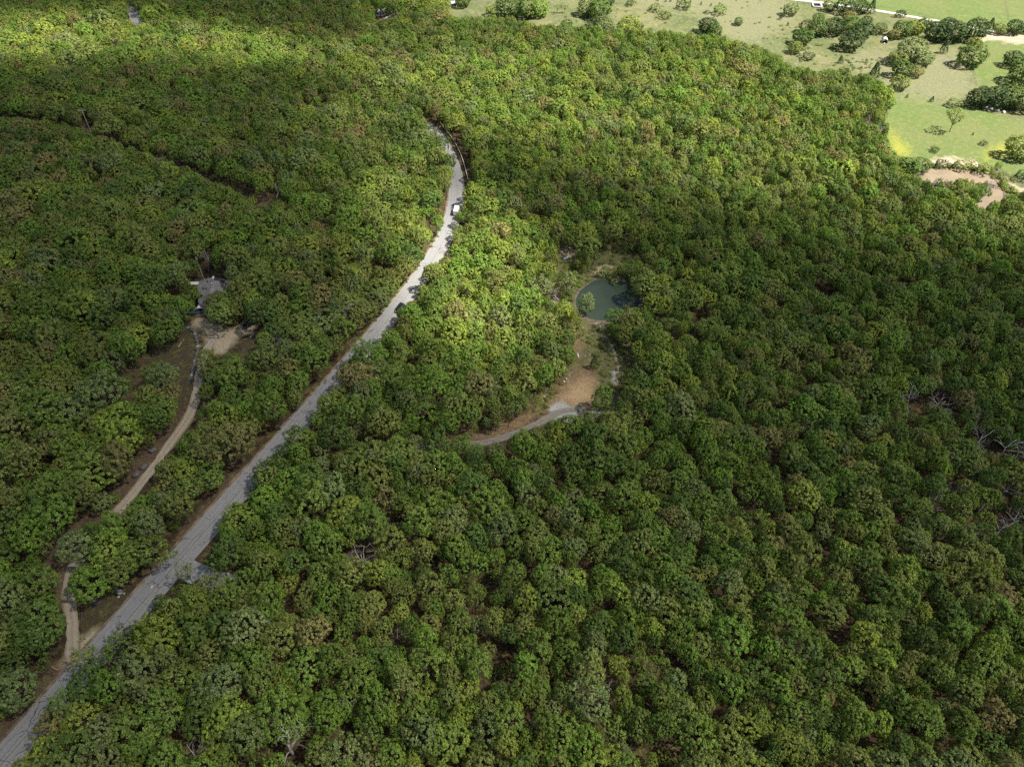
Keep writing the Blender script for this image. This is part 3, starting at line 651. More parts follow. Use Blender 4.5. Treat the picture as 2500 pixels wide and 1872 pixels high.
for a in [
 (1926,38,16,'oak','grey-green','grey-green tree alone left of the stone foundation'),
 (1904,48,6,'cedar','deep green','small juniper below the grey-green tree left of the foundation'),
 (1923,64,4,'cedar','deep green','tiny dark juniper farthest below the grey-green tree left of the foundation'),
 (1757,35,14,'shrub','fresh green','wide low green bush in the dry meadow at the top'),
 (1726,34,6,'shrub','mid green','small bush just left of the wide low green bush'),
 (1724,80,20,'oak','deep green','dark tree at the wood edge where the dry meadow begins'),
 (1742,90,18,'oak','mid green','lower right of the two trees at the dry meadow edge'),
 (1801,62,10,'oak','mid green','small round tree alone in the middle of the dry meadow'),
 (2024,27,13,'oak','grey-green','greyish tree just right of the stone foundation'),
 (2055,32,20,'broad','deep green','large dark tree by the white road right of the foundation'),
 (2066,52,14,'oak','brownish','brownish tree below the large dark tree by the white road'),
 (2100,32,17,'oak','deep green','dark tree left in the pair at the edge of the white road'),
 (2124,33,14,'cedar','deep green','dark juniper right in the pair at the edge of the white road'),
 (2196,42,11,'shrub','deep green','single round dark juniper directly beside the white road',),
 (1966,80,18,'oak','grey-green','grey-green tree at the left end of the meadow tree group'),
 (1997,88,20,'oak','mid green','green tree second in the meadow tree group'),
 (1995,55,13,'oak','mid green','smaller tree behind the meadow tree group'),
 (1952,108,21,'oak','mid green','green tree low on the left of the meadow tree group'),
 (1940,130,15,'oak','olive','pale olive tree below the meadow tree group'),
 (2034,85,22,'broad','deep green','dark tree at the back of the tall dark clump'),
 (2068,122,25,'oak','deep green','largest and lowest dark tree of the tall dark clump'),
 (2075,78,20,'oak','mid green','lighter tree inside the tall dark clump'),
 (2108,92,20,'oak','deep green','tall dark tree at the right of the tall dark clump'),
 (2112,62,12,'oak','deep green','narrow dark tree behind the tall dark clump'),
 (2035,120,9,'shrub','deep green','low dark bush at the foot of the tall dark clump'),
 (1972,145,12,'shrub','deep green','spreading dark bush in the grass left of the rubble patch'),
 (2052,155,8,'cedar','deep green','slim dark juniper at the left end of the rubble patch'),
 (2146,82,14,'oak','grey-green','grey-green tree left of the white shed'),
 (2176,95,13,'oak','brownish','brownish tree just behind the white shed'),
 (2200,92,20,'oak','mid green','green tree right of the white shed'),
 (2232,85,18,'oak','yellow-green','yellowish tree in the row right of the white shed'),
 (2255,75,16,'oak','mid green','green tree closing the row right of the white shed'),
 (2282,100,25,'broad','deep green','dark tree at the left of the big dark grove'),
 (2320,102,26,'broad','deep green','dark middle tree of the big dark grove'),
 (2312,76,18,'oak','deep green','rear tree of the big dark grove beside the white road'),
 (2372,100,27,'broad','deep green','dark tree at the right of the big dark grove'),
 (2302,130,13,'cedar','deep green','juniper standing before the big dark grove'),
 (2360,162,28,'oak','mid green','large round green tree at the end of the fence line'),
 (2375,122,16,'oak','olive','olive tree just behind the large round green tree'),
 (2412,80,14,'cedar','deep green','dark juniper left in the row above the bare earth'),
 (2440,84,14,'oak','grey-green','grey-green tree in the row above the bare earth'),
 (2470,84,18,'broad','deep green','dark tree in the row above the bare earth'),
 (2496,80,14,'oak','deep green','last tree at the picture edge in the row above the bare earth'),
 (2466,162,20,'oak','deep green','round dark tree in the right pasture with shadow'),
 (2492,205,32,'broad','mid green','large tree at the right edge above the long dark grove'),
 (2222,148,30,'broad','grey-green','biggest grey-green tree of the grove by the rubble patch'),
 (2250,160,20,'oak','grey-green','right tree of the grove by the rubble patch'),
 (2190,160,18,'oak','olive','olive tree on the left of the grove by the rubble patch'),
 (2200,186,22,'oak','mid green','green tree in the lower part of the grove by the rubble patch'),
 (2232,188,15,'oak','brownish','brownish tree lower right in the grove by the rubble patch'),
 (2192,218,20,'oak','olive','olive tree where the grove meets the big pasture'),
 (2130,196,18,'cedar','deep green','dark juniper at the lower edge of the rubble patch'),
 (2385,258,26,'broad','deep green','leftmost tree of the long dark grove above the pasture'),
 (2422,262,28,'broad','deep green','second tree of the long dark grove above the pasture'),
 (2462,262,28,'broad','mid green','third tree of the long dark grove above the pasture'),
 (2496,270,26,'oak','grey-green','rightmost tree of the long dark grove above the pasture'),
 (2214,239,4,'cedar','deep green','tiny juniper leftmost on the line across the pasture'),
 (2273,248,6,'cedar','deep green','small juniper second on the line across the pasture'),
 (2326,260,13,'shrub','grey-green','broad grey-green juniper on the line across the pasture'),
 (2356,262,4,'cedar','deep green','tiny juniper beside the long dark grove'),
 (2376,266,8,'shrub','deep green','small round juniper at the left foot of the long dark grove'),
 (2318,322,25,'airy','olive','loose thin tree alone in the middle of the green pasture'),
 (2375,330,3,'cedar','deep green','speck of a juniper right of the lone thin pasture tree'),
 (2281,371,9,'shrub','deep green','dark flat bush between the lone thin tree and the muddy pond'),
 (2400,354,8,'shrub','mid green','faint low bush left of the yellow flowers on the right'),
 (2208,425,24,'oak','mid green','left green tree at the left shore of the muddy pond'),
 (2240,420,20,'oak','mid green','right green tree at the left shore of the muddy pond'),
 (2272,408,8,'shrub','mid green','small bush on the sandy bank beside the left shore trees'),
 (2296,409,13,'shrub','deep green','dark bush on the sandy bank of the muddy pond'),
 (2346,415,17,'shrub','olive','olive bush in the middle of the sandy bank'),
 (2392,422,18,'shrub','olive','olive bush at the right of the sandy bank'),
 (2434,415,9,'willow','fresh green','bright young tree right of the sandy bank'),
 (2438,458,18,'airy','olive','thin olive bush on the right shore of the muddy pond'),
 (2486,388,30,'oak','olive','olive tree at the right edge by the yellow flowers'),
 (2494,440,16,'shrub','deep green','dark bush at the right edge below the olive tree'),
 (2160,262,16,'oak','fresh green','bright green tree at the wood edge beside the big pasture'),
 (2140,335,20,'oak','deep green','dark tree at the wood edge beside the left yellow flowers'),
 (1245,42,28,'broad','mid green','left tree of the thick green clump at the top middle'),
 (1285,44,26,'broad','mid green','middle tree of the thick green clump at the top middle'),
 (1315,42,22,'broad','fresh green','right tree of the thick green clump at the top middle'),
 (1205,38,16,'shrub','yellow-green','yellow-green bush left of the thick green clump'),
 (1435,40,22,'broad','grey-green','left tree of the tall clump right of the two thin trees'),
 (1462,45,25,'broad','mid green','right tree of the tall clump right of the two thin trees'),
 (1486,14,12,'oak','deep green','dark tree behind the tall clump at the top edge'),
 (1384,68,13,'shrub','deep green','round dark juniper at the wood edge below the two thin trees'),
 (1440,82,16,'oak','deep green','dark low tree at the wood edge below the tall clump'),
 (1472,84,24,'broad','grey-green','grey-green tree at the wood edge below the tall clump'),
 (1530,88,24,'oak','yellow-green','yellow-green round tree at the wood edge near the small dark one'),
 (1557,76,11,'oak','deep green','small dark tree right of the yellow-green round tree'),
 (1360,32,8,'airy','grey-green','left of the two thin trees in the top meadow'),
 (1378,33,9,'airy','grey-green','right of the two thin trees in the top meadow'),
 (1130,18,16,'oak','mid green','tree beside the thin meadow strip at the top'),
 (1600,28,12,'shrub','grey-green','pale bush in the left part of the dry meadow'),
 (1622,46,12,'shrub','olive','olive bush in the left part of the dry meadow'),
 (1668,22,14,'shrub','mid green','flat green bush in the middle of the dry meadow'),
 (1540,14,9,'shrub','mid green','small green bush at the top edge left in the dry meadow'),
]: ft(*a)
r_ = np.random.default_rng(3)
side = ['leftmost', 'second from left', 'third from left', 'fourth from left', 'fifth from left', 'sixth from left', 'rightmost']
for i, x_ in enumerate([1606, 1637, 1655, 1673, 1685, 1712, 1735]):
    ft(x_, [3, 5, 4, 3, 8, 12, 16][i], 3.2, 'cedar', 'deep green', f'tiny juniper in the dry meadow along the top edge, {side[i]}')
# peninsula wood in front of the muddy pond
for (x_, y_, R_, k_, t_, l_) in [(2300,478,3.6,'oak','fresh green','fresh green tree on the near shore of the muddy pond, left'),(2340,485,4.0,'oak','olive','olive tree on the near shore of the muddy pond, middle'),
        (2372,472,3.0,'oak','mid green','green tree on the near shore of the muddy pond'),(2402,470,2.8,'oak','deep green','dark tree at the tip of the near shore of the muddy pond'),
        (2242,450,2.6,'oak','deep green','small dark tree at the lower left corner of the muddy pond'),(2288,455,2.4,'airy','olive','thin bush rising in front of the muddy water')]:
    manual(x_, y_, R_, R_ * 2.1, k_, t_, 'shore_tree', 'tree', l_, 'trees on the near pond shore')

# dead trees: pixel of foot-ish point, height, spread, lean direction
def branchy(seed, h, spread, depth=3, r0=.22, nb=5, droop=0.0, sides=5):
    r = np.random.default_rng(seed); mb = MB(); tr = MB()
    def grow(p, d, L, rad, lev, tgt):
        n = 3 if lev else 4; pts = [p]; q = p.copy(); dd = d.copy()
        for i in range(n):
            dd = dd + r.normal(0, .16, 3); dd /= np.linalg.norm(dd); q = q + dd * L / n; pts.append(q.copy())
        tgt.add(tube(pts, np.linspace(rad, rad * .45, n + 1), sides if lev < 2 else 3))
        if lev >= depth: return
        k = nb if lev == 0 else r.integers(2, 4)
        for j in range(k):
            t = r.uniform(.45, 1.0) if lev == 0 else r.uniform(.3, 1)
            i = min(int(t * n), n - 1); pp = pts[i] + (pts[i + 1] - pts[i]) * (t * n - i)
            a = r.uniform(0, 6.28); side_ = np.array([math.cos(a), math.sin(a), r.uniform(-.05, .55)])
            nd = dd * .45 + side_ * spread * .75; nd /= np.linalg.norm(nd)
            grow(pp, nd, L * r.uniform(.5, .72), rad * .5, lev + 1, mb)
    grow(np.array([0, 0, -.2]), np.array([0, 0, 1.0]), h * .55, r0, 0, tr)
    return tr, mb
DEAD = [
 (890,1358,8.5,1.3,.16,'dead','pale bare spreading dead tree in the lower left middle of the wood'),
 (700,1815,9,.9,.30,'dead','forked thick white dead trunk at the bottom left middle'),
 (393,1800,7,1.2,.12,'dead','bare grey tangle near the bottom left, closest to the road end'),
 (468,1850,6.5,1.2,.12,'dead','small bare grey tree at the bottom edge'),
 (1478,1663,6.5,1.3,.09,'dead','little grey starry dead tree low in the middle right'),
 (1590,1645,6,1.3,.09,'twig','dull bare tree right of the little starry dead tree'),
 (1095,625,8,1.1,.14,'twig','bare tree leaning over the sunlit road stretch'),
 (850,770,10,1.0,.16,'twig','tall leafless grey tree beside the road left of the dark car'),
 (668,462,9,.6,.20,'dead','broken white snag at the end of the power line cutting'),
 (795,545,5,1.2,.12,'dead','low bleached dead branches left of the upper road'),
 (2235,985,9,1.3,.16,'dead','left bleached dead tree of the upper right group'),
 (2290,975,9.5,1.2,.17,'dead','tall bleached dead tree of the upper right group'),
 (2320,1015,5,1.3,.10,'dead','low bleached dead tree of the upper right group'),
 (2225,1040,7,1.3,.10,'twig','grey wispy dead tree below the upper right group'),
 (2385,1025,7,1.2,.10,'twig','thin dead tree right of the upper right group'),
 (2400,1075,8.5,1.3,.14,'dead','bleached dead tree, upper left of the right edge group'),
 (2440,1100,9,1.3,.17,'dead','largest bleached dead tree near the right edge'),
 (2480,1108,6,1.3,.12,'dead','bleached dead limb touching the right edge'),
 (2425,1145,5,1.2,.10,'twig','small dead tree under the largest right edge one'),
 (2285,1235,7,1.3,.14,'dead','white dead tree left of the lower right edge group'),
 (2320,1190,5.5,1.2,.12,'dead','small white dead tree above the lower right group'),
 (2385,1255,7,1.2,.08,'twig','fuzzy grey leafless tree in the lower right group'),
 (2460,1200,8,1.2,.10,'dead','bare dead tree by the right edge in the lower group'),
 (2470,1265,9,1.3,.13,'dead','tangled white dead tree by the right edge in the lower group'),
 (2440,1300,7,1.3,.12,'dead','lowest bleached dead tree by the right edge'),
 (600,1075-10,5,1.2,.10,'twig','bare brush between the driveway and the road'),
 (520,1000,6,1.3,.10,'twig','grey bare tree just right of the driveway'),
 (1160,865,7,1.2,.10,'twig','bare grey tree inside the sunlit wood right of the road'),
 (960,1560,6,1.2,.10,'dead','thin pale dead tree in the lower middle'),
 (650,1600,7,1.2,.12,'twig','dull bare tree between dark crowns at lower left'),
 (1290,1760,4,1.0,.12,'dead','short white broken trunk at lower middle'),
 (500,640,8,1.0,.14,'dead','grey snag at the right of the red soil behind the house'),
 (675,840,8,1.2,.12,'twig','bare grey trees at the right end of the yard'),
 (2115,295,9,1.2,.14,'twig','pale leafless tree at the wood edge beside the pasture'),
 (2145,325,8,1.2,.14,'twig','grey bare tree beside the left yellow flowers'),
 (330,60,10,1.0,.12,'twig','bare grey tree in the bright wood left of the far forest road'),
]
DEADPOS = []
for i, (px, py, h, sprd, r0, mt, lab) in enumerate(DEAD):
    x, y, z = (float(c) for c in ground(px, py, h * .55)); z -= h * .55
    DEADPOS.append((x, y, z)); put(x, y, 1.6 if mt == 'dead' else 1.0)
    e = empty('dead_tree', (x, y, z), i * 1.7, (1, 1, 1)); e.rotation_euler = (random.uniform(-.2, .2), random.uniform(-.2, .2), i * 1.7)
    tr, mb = branchy(900 + i, h * 1.4, sprd, 4 if mt == 'twig' else 3, r0 * 1.35, 6 if mt == 'twig' else 5)
    mm = M_DEAD if mt == 'dead' else M_TWIG
    obj('trunk', tr.mesh('dead_trunk', [mm], True), e); obj('bare_branches', mb.mesh('bare_branches', [mm], True), e)
    tag(e, lab, 'dead tree', 'dead and leafless trees in the wood')
# dead trees keep a small opening round them
OPEN = np.zeros(gx.shape, bool)
for (px, py, h, sprd, r0, mt, lab) in DEAD:
    d = float(proj(*ground(px, py))[2]); rp = h * (.30 if mt == 'dead' else .18) * F_PX / d
    OPEN |= np.hypot(gx - px, gy - py) < rp
BLOCK = CLEAR | OPEN
STRICT = (raster(ROAD_VIS) & (gy > 1560)) | raster(DRIVE_VIS) | raster(POND_VIS) | raster(TOPROAD_VIS) | line_mask(CUT_LINE, CUT_W) | line_mask([(921,52),(958,38)], 6) | line_mask([(921,36),(940,34)], 7)

VISIBLE = line_mask([(204,281),(222,318)], 6) | line_mask([(483,640),(495,672)], 4) | raster([(465,686),(483,686),(494,673),(519,670),(546,677),(553,684),(556,692),(553,703),(544,703),(515,705),(500,735),(508,745),(508,774),(478,770),(480,742),(483,710),(480,696),(465,696)]) | line_mask([(600,782),(615,800)], 8)
YMAX = 640.0
def candidates(n, seed, rs):
    r = np.random.default_rng(seed)
    y = 12 + (YMAX - 12) * r.random(n) ** .92; x = (r.random(n) * 2 - 1) * 520
    z = terr(x, y); px, py, d = proj(x, y, z + 6)
    k = (np.abs(px - 1250) < 1250 + 260) & (py < H_PX + 260) & (d > 30)
    x, y, z, px, py, d = (a[k] for a in (x, y, z, px, py, d))
    R = size_field(px, py) * np.clip(r.normal(1, .25, len(x)), .6, 1.6) * rs
    hh = (6.2 + 1.05 * R) * (1 if rs > .9 else .75 if rs > .5 else .6) * r.uniform(.82, 1.2, len(x))
    bad = np.zeros(len(x)); bs = np.zeros(len(x)); bv = np.zeros(len(x)); tot = 0
    zc = z + hh * .70
    for a in [None] + list(np.linspace(0, 2 * math.pi, 12, False)):
        for q in ((.55, .88) if a is not None else (0,)):
            ux = 0 if a is None else math.cos(a) * q; uy = 0 if a is None else math.sin(a) * q
            X = x + ux * R; Z = zc + uy * R * .62; Y = y + uy * R * .62
            PX, PY, D = proj(X, Y, Z); bad += look(BLOCK, PX, PY); bs += look(STRICT, PX, PY); bv += look(VISIBLE, PX, PY); tot += 1
    ok = (bad / tot <= .10) & (bs / tot <= .045) & (bv == 0)
    ok &= road_dist(x, y) > .8 + .3 * R
    for P in PONDS: ok &= ~in_poly(x, y, P)
    # keep the trunk foot of meadow-side trees out of the far pasture, too
    fx, fy, fd = proj(x, y, z); 
    ok &= ~((look(raster_field, fx, fy)) & (fy < 400))
    ok &= ~(fy < -60) | (fx < 1150)
    return [a[ok] for a in (x, y, z, R, hh, px, py)]
raster_field = raster(FIELD_VIS)
def scatter(n, seed, rs, f, kinds):
    x, y, z, R, hh, px, py = candidates(n, seed, rs); r = np.random.default_rng(seed + 1)
    n1 = vnoise(x, y, 28, 1) ; n2 = vnoise(x, y, 60, 2); n3 = vnoise(x, y, 14, 3); added = 0
    for i in range(len(x)):
        if not near_ok(x[i], y[i], R[i], f): continue
        put(x[i], y[i], R[i]); added += 1
        w = np.array([1.5, .55, 1.1, .22, .6, .45, .6]) * np.exp(r.normal(0, .55, 7) * 0)
        w[0] *= .5 + n1[i]; w[1] *= 2.2 * n2[i] ** 1.5 + .3; w[2] *= .4 + 1.3 * (1 - n1[i]); w[3] *= (n3[i] ** 2) * 3; w[4] *= 2 * (1 - n2[i]); w[5] *= .5 + n3[i]; w[6] *= 1.6 * n1[i]
        if 1850 < px[i] < 2180 and py[i] < 235: w[4] *= 5; w[1] *= .4
        if px[i] < 1000 and py[i] > 1150: w[6] *= 2.0; w[1] *= 1.3
        if px[i] < 950 and py[i] < 1150: w[3] *= 2.2; w[2] *= 1.4
        if 1000 < px[i] < 1420 and 500 < py[i] < 850: w[1] *= 2.5; w[6] *= 1.4
        tn = PN[r.choice(7, p=w / w.sum())]
        k = kinds[r.choice(len(kinds))]; v = r.choice(variants(k))
        WOOD.append([x[i], y[i], z[i], R[i], hh[i] * (.55 if k == 'shrub' else 1), int(v), tn, r.uniform(0, 6.28)])
    return added
a1 = scatter(130000, 11, 1.0, .64, ['oak'] * 9 + ['broad'] * 5 + ['airy'])
a2 = scatter(130000, 21, .70, .62, ['oak'] * 8 + ['broad'] * 3 + ['airy'] * 1)
a3 = scatter(60000, 31, .40, .66, ['oak'] * 3 + ['broad'] + ['shrub'] * 3)
print('wood', a1, a2, a3, round(time.time() - T0, 1))

def tintc(name, r): 
    c = np.array(PAL[name]) * (1.10, 1.04, .92); return tuple(float(q) for q in c * r.uniform(.86, 1.16) * r.uniform(.95, 1.05, 3))
def place_tree(x, y, z, R, hh, v, tn, rot, name, label, cat, group):
    H = 2.6 if KINDS[v] not in ('shrub',) else 1.7
    e = empty(name, (x, y, z - .1), rot, (R, R, hh / H))
    cme, tme, _ = VAR[v]
    c = obj('crown', cme, e); obj('trunk', tme, e)
    c['tint'] = tintc(tn, rng)
    tag(e, label, cat, group); return e
for (x, y, z, R, hh, kind, tint, name, cat, label, group) in MANUAL:
    v = random.choice(variants(kind)); place_tree(x, y, z, R, hh, v, tint, random.uniform(0, 6.28), name, label, cat, group)

# the 300 largest in the picture become individuals
W = WOOD
sc = []
for i, t in enumerate(W):
    px, py, d = proj(t[0], t[1], t[2] + t[4] * .7); rp = t[3] * F_PX / d
    vis = (rp * .3 < px < W_PX - rp * .3) and (rp * .3 < py < H_PX - rp * .3)
    sc.append((float(rp) if vis and KINDS[t[5]] != 'shrub' else 0.0, i, float(px), float(py)))
sc.sort(reverse=True); IND = sc[:300]; ind_ids = {s[1] for s in IND}
LAND = [((395,1425), 'the side street'), ((155,1610), 'the driveway mouth'), ((224,1422), 'the round oak'), ((890,1358), 'the pale spreading dead tree'), ((700,1815), 'the forked white trunk'),
        ((393,1800), 'the grey tangle'), ((1478,1663), 'the starry dead tree'), ((20,1860), 'the lower left corner'), ((2490,1862), 'the lower right corner'), ((1250,1872), 'the middle of the bottom edge'),
        ((515,700), 'the grey roofed house'), ((1040,1090), 'the gravel track end'), ((400,900), 'the yard'), ((440,1060), 'the boulder wall'), ((608,787), 'the black parked car'), ((1500,735), 'the green pond'),
        ((1410,950), 'the red dirt patch'), ((2440,1100), 'the largest right edge dead tree'), ((2285,1235), 'the white dead tree'), ((0,1100), 'the middle of the left edge'), ((2500,1500), 'the right edge'),
        ((850,770), 'the tall leafless roadside tree'), ((1120,510), 'the white van'), ((214,300), 'the cross-armed pole'), ((620,470), 'the power line cutting'), ((1095,625), 'the bare tree over the road'),
        ((2460,1200), 'the lower right dead trees'), ((1290,1760), 'the short broken trunk'), ((830,900), 'the crown hiding the road'), ((980,750), 'the dark car on the road'), ((1750,1872), 'the bottom edge right of middle')]
DIRS = ['right of', 'lower right of', 'below', 'lower left of', 'left of', 'upper left of', 'above', 'upper right of']
NUM = ['one crown', 'two crowns', 'three crowns', 'four crowns', 'five crowns', 'six crowns', 'seven crowns', 'eight crowns', 'nine crowns', 'ten crowns', 'eleven crowns', 'twelve crowns']
used = set(); shade_w = {'mid green': 'mid green', 'yellow-green': 'yellow-green', 'olive': 'olive', 'brownish': 'brownish', 'deep green': 'deep green', 'grey-green': 'grey-green', 'fresh green': 'fresh green'}
def wood_label(tn, R, rp, px, py, kind):
    size = 'large' if R > 4.6 else 'small' if R < 3.0 else 'middle-sized'
    c = sorted(LAND, key=lambda l: math.hypot(l[0][0] - px, l[0][1] - py))
    for extra in ('', 'airy ' if kind == 'airy' else 'rounded '):
        for (lx, ly), nm in c[:6]:
            d = math.hypot(px - lx, py - ly); k = max(1, round(d / (2 * rp))); a = math.degrees(math.atan2(py - ly, px - lx)) % 360
            if k > 12: continue
            s = f"{size} {extra}{tn} oak, {NUM[k-1]} {DIRS[int((a + 22.5) // 45) % 8]} {nm}"
            if s not in used and len(s.split()) <= 16: used.add(s); return s
    s = f"{size} {tn} oak about {round(px / 25)} percent across and {round(py / 18.72)} percent down the picture"; used.add(s); return s
for (rp, i, px, py) in IND:
    t = W[i]
    place_tree(*t[:5], t[5], t[6], t[7], 'oak_tree', wood_label(t[6], t[3], rp, px, py, KINDS[t[5]]), 'oak tree', 'oaks of the near wood')

# all the farther and hidden trees: one wood
REST = [t for i, t in enumerate(W) if i not in ind_ids]
def geo_stuff(name, items, label, cat):
    me = bpy.data.meshes.new(name); me.from_pydata([(t[0], t[1], t[2] - .1) for t in items], [], [])
    def att(n, ty, vals, key='value'):
        a = me.attributes.new(n, ty, 'POINT'); a.data.foreach_set(key, np.asarray(vals, np.float32 if ty != 'INT' else np.int32).ravel())
    att('variant', 'INT', [t[5] for t in items])
    att('siz', 'FLOAT_VECTOR', [(t[3], t[3], t[4] / (2.6 if KINDS[t[5]] != 'shrub' else 1.7)) for t in items], 'vector')
    att('turn', 'FLOAT_VECTOR', [(0, 0, t[7]) for t in items], 'vector')
    att('tint', 'FLOAT_COLOR', [(*tintc(t[6], rng), 1) for t in items], 'color')
    o = obj(name, me); g = bpy.data.node_groups.new(name, 'GeometryNodeTree')
    g.interface.new_socket('Geometry', in_out='INPUT', socket_type='NodeSocketGeometry'); g.interface.new_socket('Geometry', in_out='OUTPUT', socket_type='NodeSocketGeometry')
    gi = g.nodes.new('NodeGroupInput'); go = g.nodes.new('NodeGroupOutput'); jn = g.nodes.new('GeometryNodeJoinGeometry')
    def named(n, ty):
        q = g.nodes.new('GeometryNodeInputNamedAttribute'); q.data_type = ty; q.inputs['Name'].default_value = n; return q.outputs['Attribute']
    va, si, tu = named('variant', 'INT'), named('siz', 'FLOAT_VECTOR'), named('turn', 'FLOAT_VECTOR')
    e2r = g.nodes.new('FunctionNodeEulerToRotation'); g.links.new(tu, e2r.inputs[0])
    for k in sorted({t[5] for t in items}):
        cmpn = g.nodes.new('FunctionNodeCompare'); cmpn.data_type = 'INT'; cmpn.operation = 'EQUAL'; g.links.new(va, cmpn.inputs[2]); cmpn.inputs[3].default_value = k
        if k not in TEMPL:
            TEMPL[k] = bpy.data.objects.new('wood_tree', VAR[k][2]); TEMPL[k]['kind'] = 'stuff'
        oi = g.nodes.new('GeometryNodeObjectInfo'); oi.inputs['Object'].default_value = TEMPL[k]; oi.inputs['As Instance'].default_value = True
        ip = g.nodes.new('GeometryNodeInstanceOnPoints'); g.links.new(gi.outputs[0], ip.inputs['Points']); g.links.new(cmpn.outputs[0], ip.inputs['Selection'])
        g.links.new(oi.outputs['Geometry'], ip.inputs['Instance']); g.links.new(e2r.outputs[0], ip.inputs['Rotation']); g.links.new(si, ip.inputs['Scale'])
        g.links.new(ip.outputs[0], jn.inputs[0])
    g.links.new(jn.outputs[0], go.inputs[0])
    md = o.modifiers.new('scatter', 'NODES'); md.node_group = g
    return tag(o, label, cat, None, 'stuff')
TEMPL = {}
geo_stuff('woodland', REST, 'dense green oak woodland covering the land behind the nearest crowns', 'woodland')
print('individuals', len(IND), 'rest', len(REST), round(time.time() - T0, 1))

# low brush of clearings, verges and meadow
BR = []
def brushfill(poly, n, seed, rlo, rhi, tints, soft=False):
    r = np.random.default_rng(seed); P = np.array([[float(c) for c in ground(x, y)[:2]] for x, y in poly]); lo, hi = P.min(0), P.max(0); k = 0
    for _ in range(n * 30):
        x, y = r.uniform(lo[0], hi[0]), r.uniform(lo[1], hi[1])
        if not in_poly(np.array(x), np.array(y), P) or road_dist(np.array(x), np.array(y)) < 1.3: continue
        if any(in_poly(np.array(x), np.array(y), Q) for Q in PONDS): continue
        R = r.uniform(rlo, rhi); BR.append([x, y, float(terr(x, y)), R, R * r.uniform(.9, 1.6), int(r.choice(variants('shrub'))), tints[r.integers(len(tints))], r.uniform(0, 6.28)]); k += 1
        if k >= n: break
brushfill([(1400,800),(1470,805),(1545,835),(1540,900),(1500,970),(1470,960),(1460,880),(1420,830)], 130, 1, .25, .75, ['olive', 'brownish', 'mid green', 'grey-green'])
brushfill([(1430,660),(1470,590),(1530,590),(1590,640),(1620,740),(1590,800),(1560,770),(1572,730),(1540,690),(1460,678)], 170, 2, .3, .9, ['olive', 'mid green', 'grey-green', 'brownish'])
brushfill([(1345,640),(1430,640),(1440,690),(1400,720),(1400,770),(1340,700)], 90, 3, .3, 1.0, ['olive', 'yellow-green', 'mid green'])
brushfill([(1310,950),(1390,900),(1360,960),(1330,1010),(1300,1020)], 60, 4, .3, .7, ['brownish', 'olive', 'deep green'])
brushfill([(1300,-20),(1900,-20),(1940,120),(1830,115),(1700,95),(1500,80),(1340,60)], 110, 5, .3, .9, ['grey-green', 'olive', 'mid green'])
brushfill([(1900,60),(2080,80),(2160,180),(2050,170),(1950,160)], 60, 6, .3, 1.0, ['grey-green', 'olive', 'mid green'])
brushfill([(2070,150),(2170,140),(2160,195),(2090,190)], 60, 7, .3, .8, ['grey-green', 'deep green'])
brushfill([(2150,360),(2210,395),(2220,440),(2180,450)], 70, 8, .6, 1.8, ['olive', 'mid green', 'grey-green'])
brushfill([(2240,405),(2420,412),(2460,450),(2490,480),(2440,470),(2400,425)], 90, 9, .4, 1.3, ['olive', 'yellow-green', 'grey-green'])
brushfill([(0,270),(300,345),(560,440),(680,500),(560,470),(300,372),(0,292)], 120, 10, .4, 1.1, ['brownish', 'olive', 'mid green'])
brushfill([(290,870),(350,870),(350,960),(300,960)], 30, 12, .4, .9, ['brownish', 'olive'])
brushfill([(860,820),(940,745),(1040,600),(1075,540),(1085,545),(1050,620),(950,745),(870,835)], 50, 13, .3, .7, ['fresh green', 'mid green'])
geo_stuff('undergrowth', BR, 'low scrub and weeds in the clearings, meadow and road verges', 'undergrowth')

# ------------------------------------------------------------------ clouds that throw the soft shade (outside the picture, above the camera)
def cloud_layer():
    lit = np.zeros(gx.shape)
    def blob(x, y, rx, ry, wt, ang=0):
        nonlocal lit
        a = math.radians(ang); X, Y = gx - x, gy - y; u = X * math.cos(a) + Y * math.sin(a); v = -X * math.sin(a) + Y * math.cos(a)
        lit = np.maximum(lit, wt * np.clip(1.6 - 1.25 * np.sqrt((u / rx) ** 2 + (v / ry) ** 2), 0, 1))
    for b in [(80,95,420,62,1.1,-2),(560,105,330,46,1.1,3),(900,120,150,36,.7,0),(1480,240,620,125,1.3,9),(1850,330,400,150,1.35,12),(1280,150,260,60,.9,5),(1650,150,430,85,1.0,5),
              (2300,150,620,330,1.5,14),(1700,0,700,110,1.2,0),(1150,0,200,70,.9,0),(1190,665,200,215,1.25,-15),(1075,580,100,180,.95,25),(980,470,130,150,.7,0),(1100,350,70,120,.5,0),(900,285,150,65,.55,0),
              (1300,800,170,130,.55,0),(1500,730,150,110,.42,0),(1400,930,150,100,.38,0),(1050,240,170,70,.5,10),(2450,520,220,100,.7,10),(2150,520,200,80,.45,0),(1750,420,400,60,.5,8)]: blob(*b)
    lit = blur(lit, 4)
    lit = np.clip(lit, 0, 1)
    # broad gentle variations of the thinner cloud over the shaded wood
    dim = .14 + .08 * vnoise(gx, gy, 420, 9) + .04 * vnoise(gx, gy, 170, 10)
    dim += .11 * np.clip((gy - 1050) / 600, 0, 1) * np.clip((gx - 500) / 500, .2, 1)
    dim -= .055 * np.clip((950 - gx) / 700, 0, 1) + .02
    return lit, dim
lit, dim = cloud_layer()
Tm = dim * (1 - lit) + lit * 1.0
alt, dens = 700.0, 0.030
xs = np.arange(-640, 661, 10.0); ys = np.arange(-120, 800, 10.0); X, Y = np.meshgrid(xs, ys)
PX, PY, D = proj(X, Y, np.full_like(X, 8.0)); PY = np.where(D < 20, 2600, PY); PX = np.where(D < 20, 1250, PX)
tt = np.clip(look(Tm, PX, PY), .05, 1)
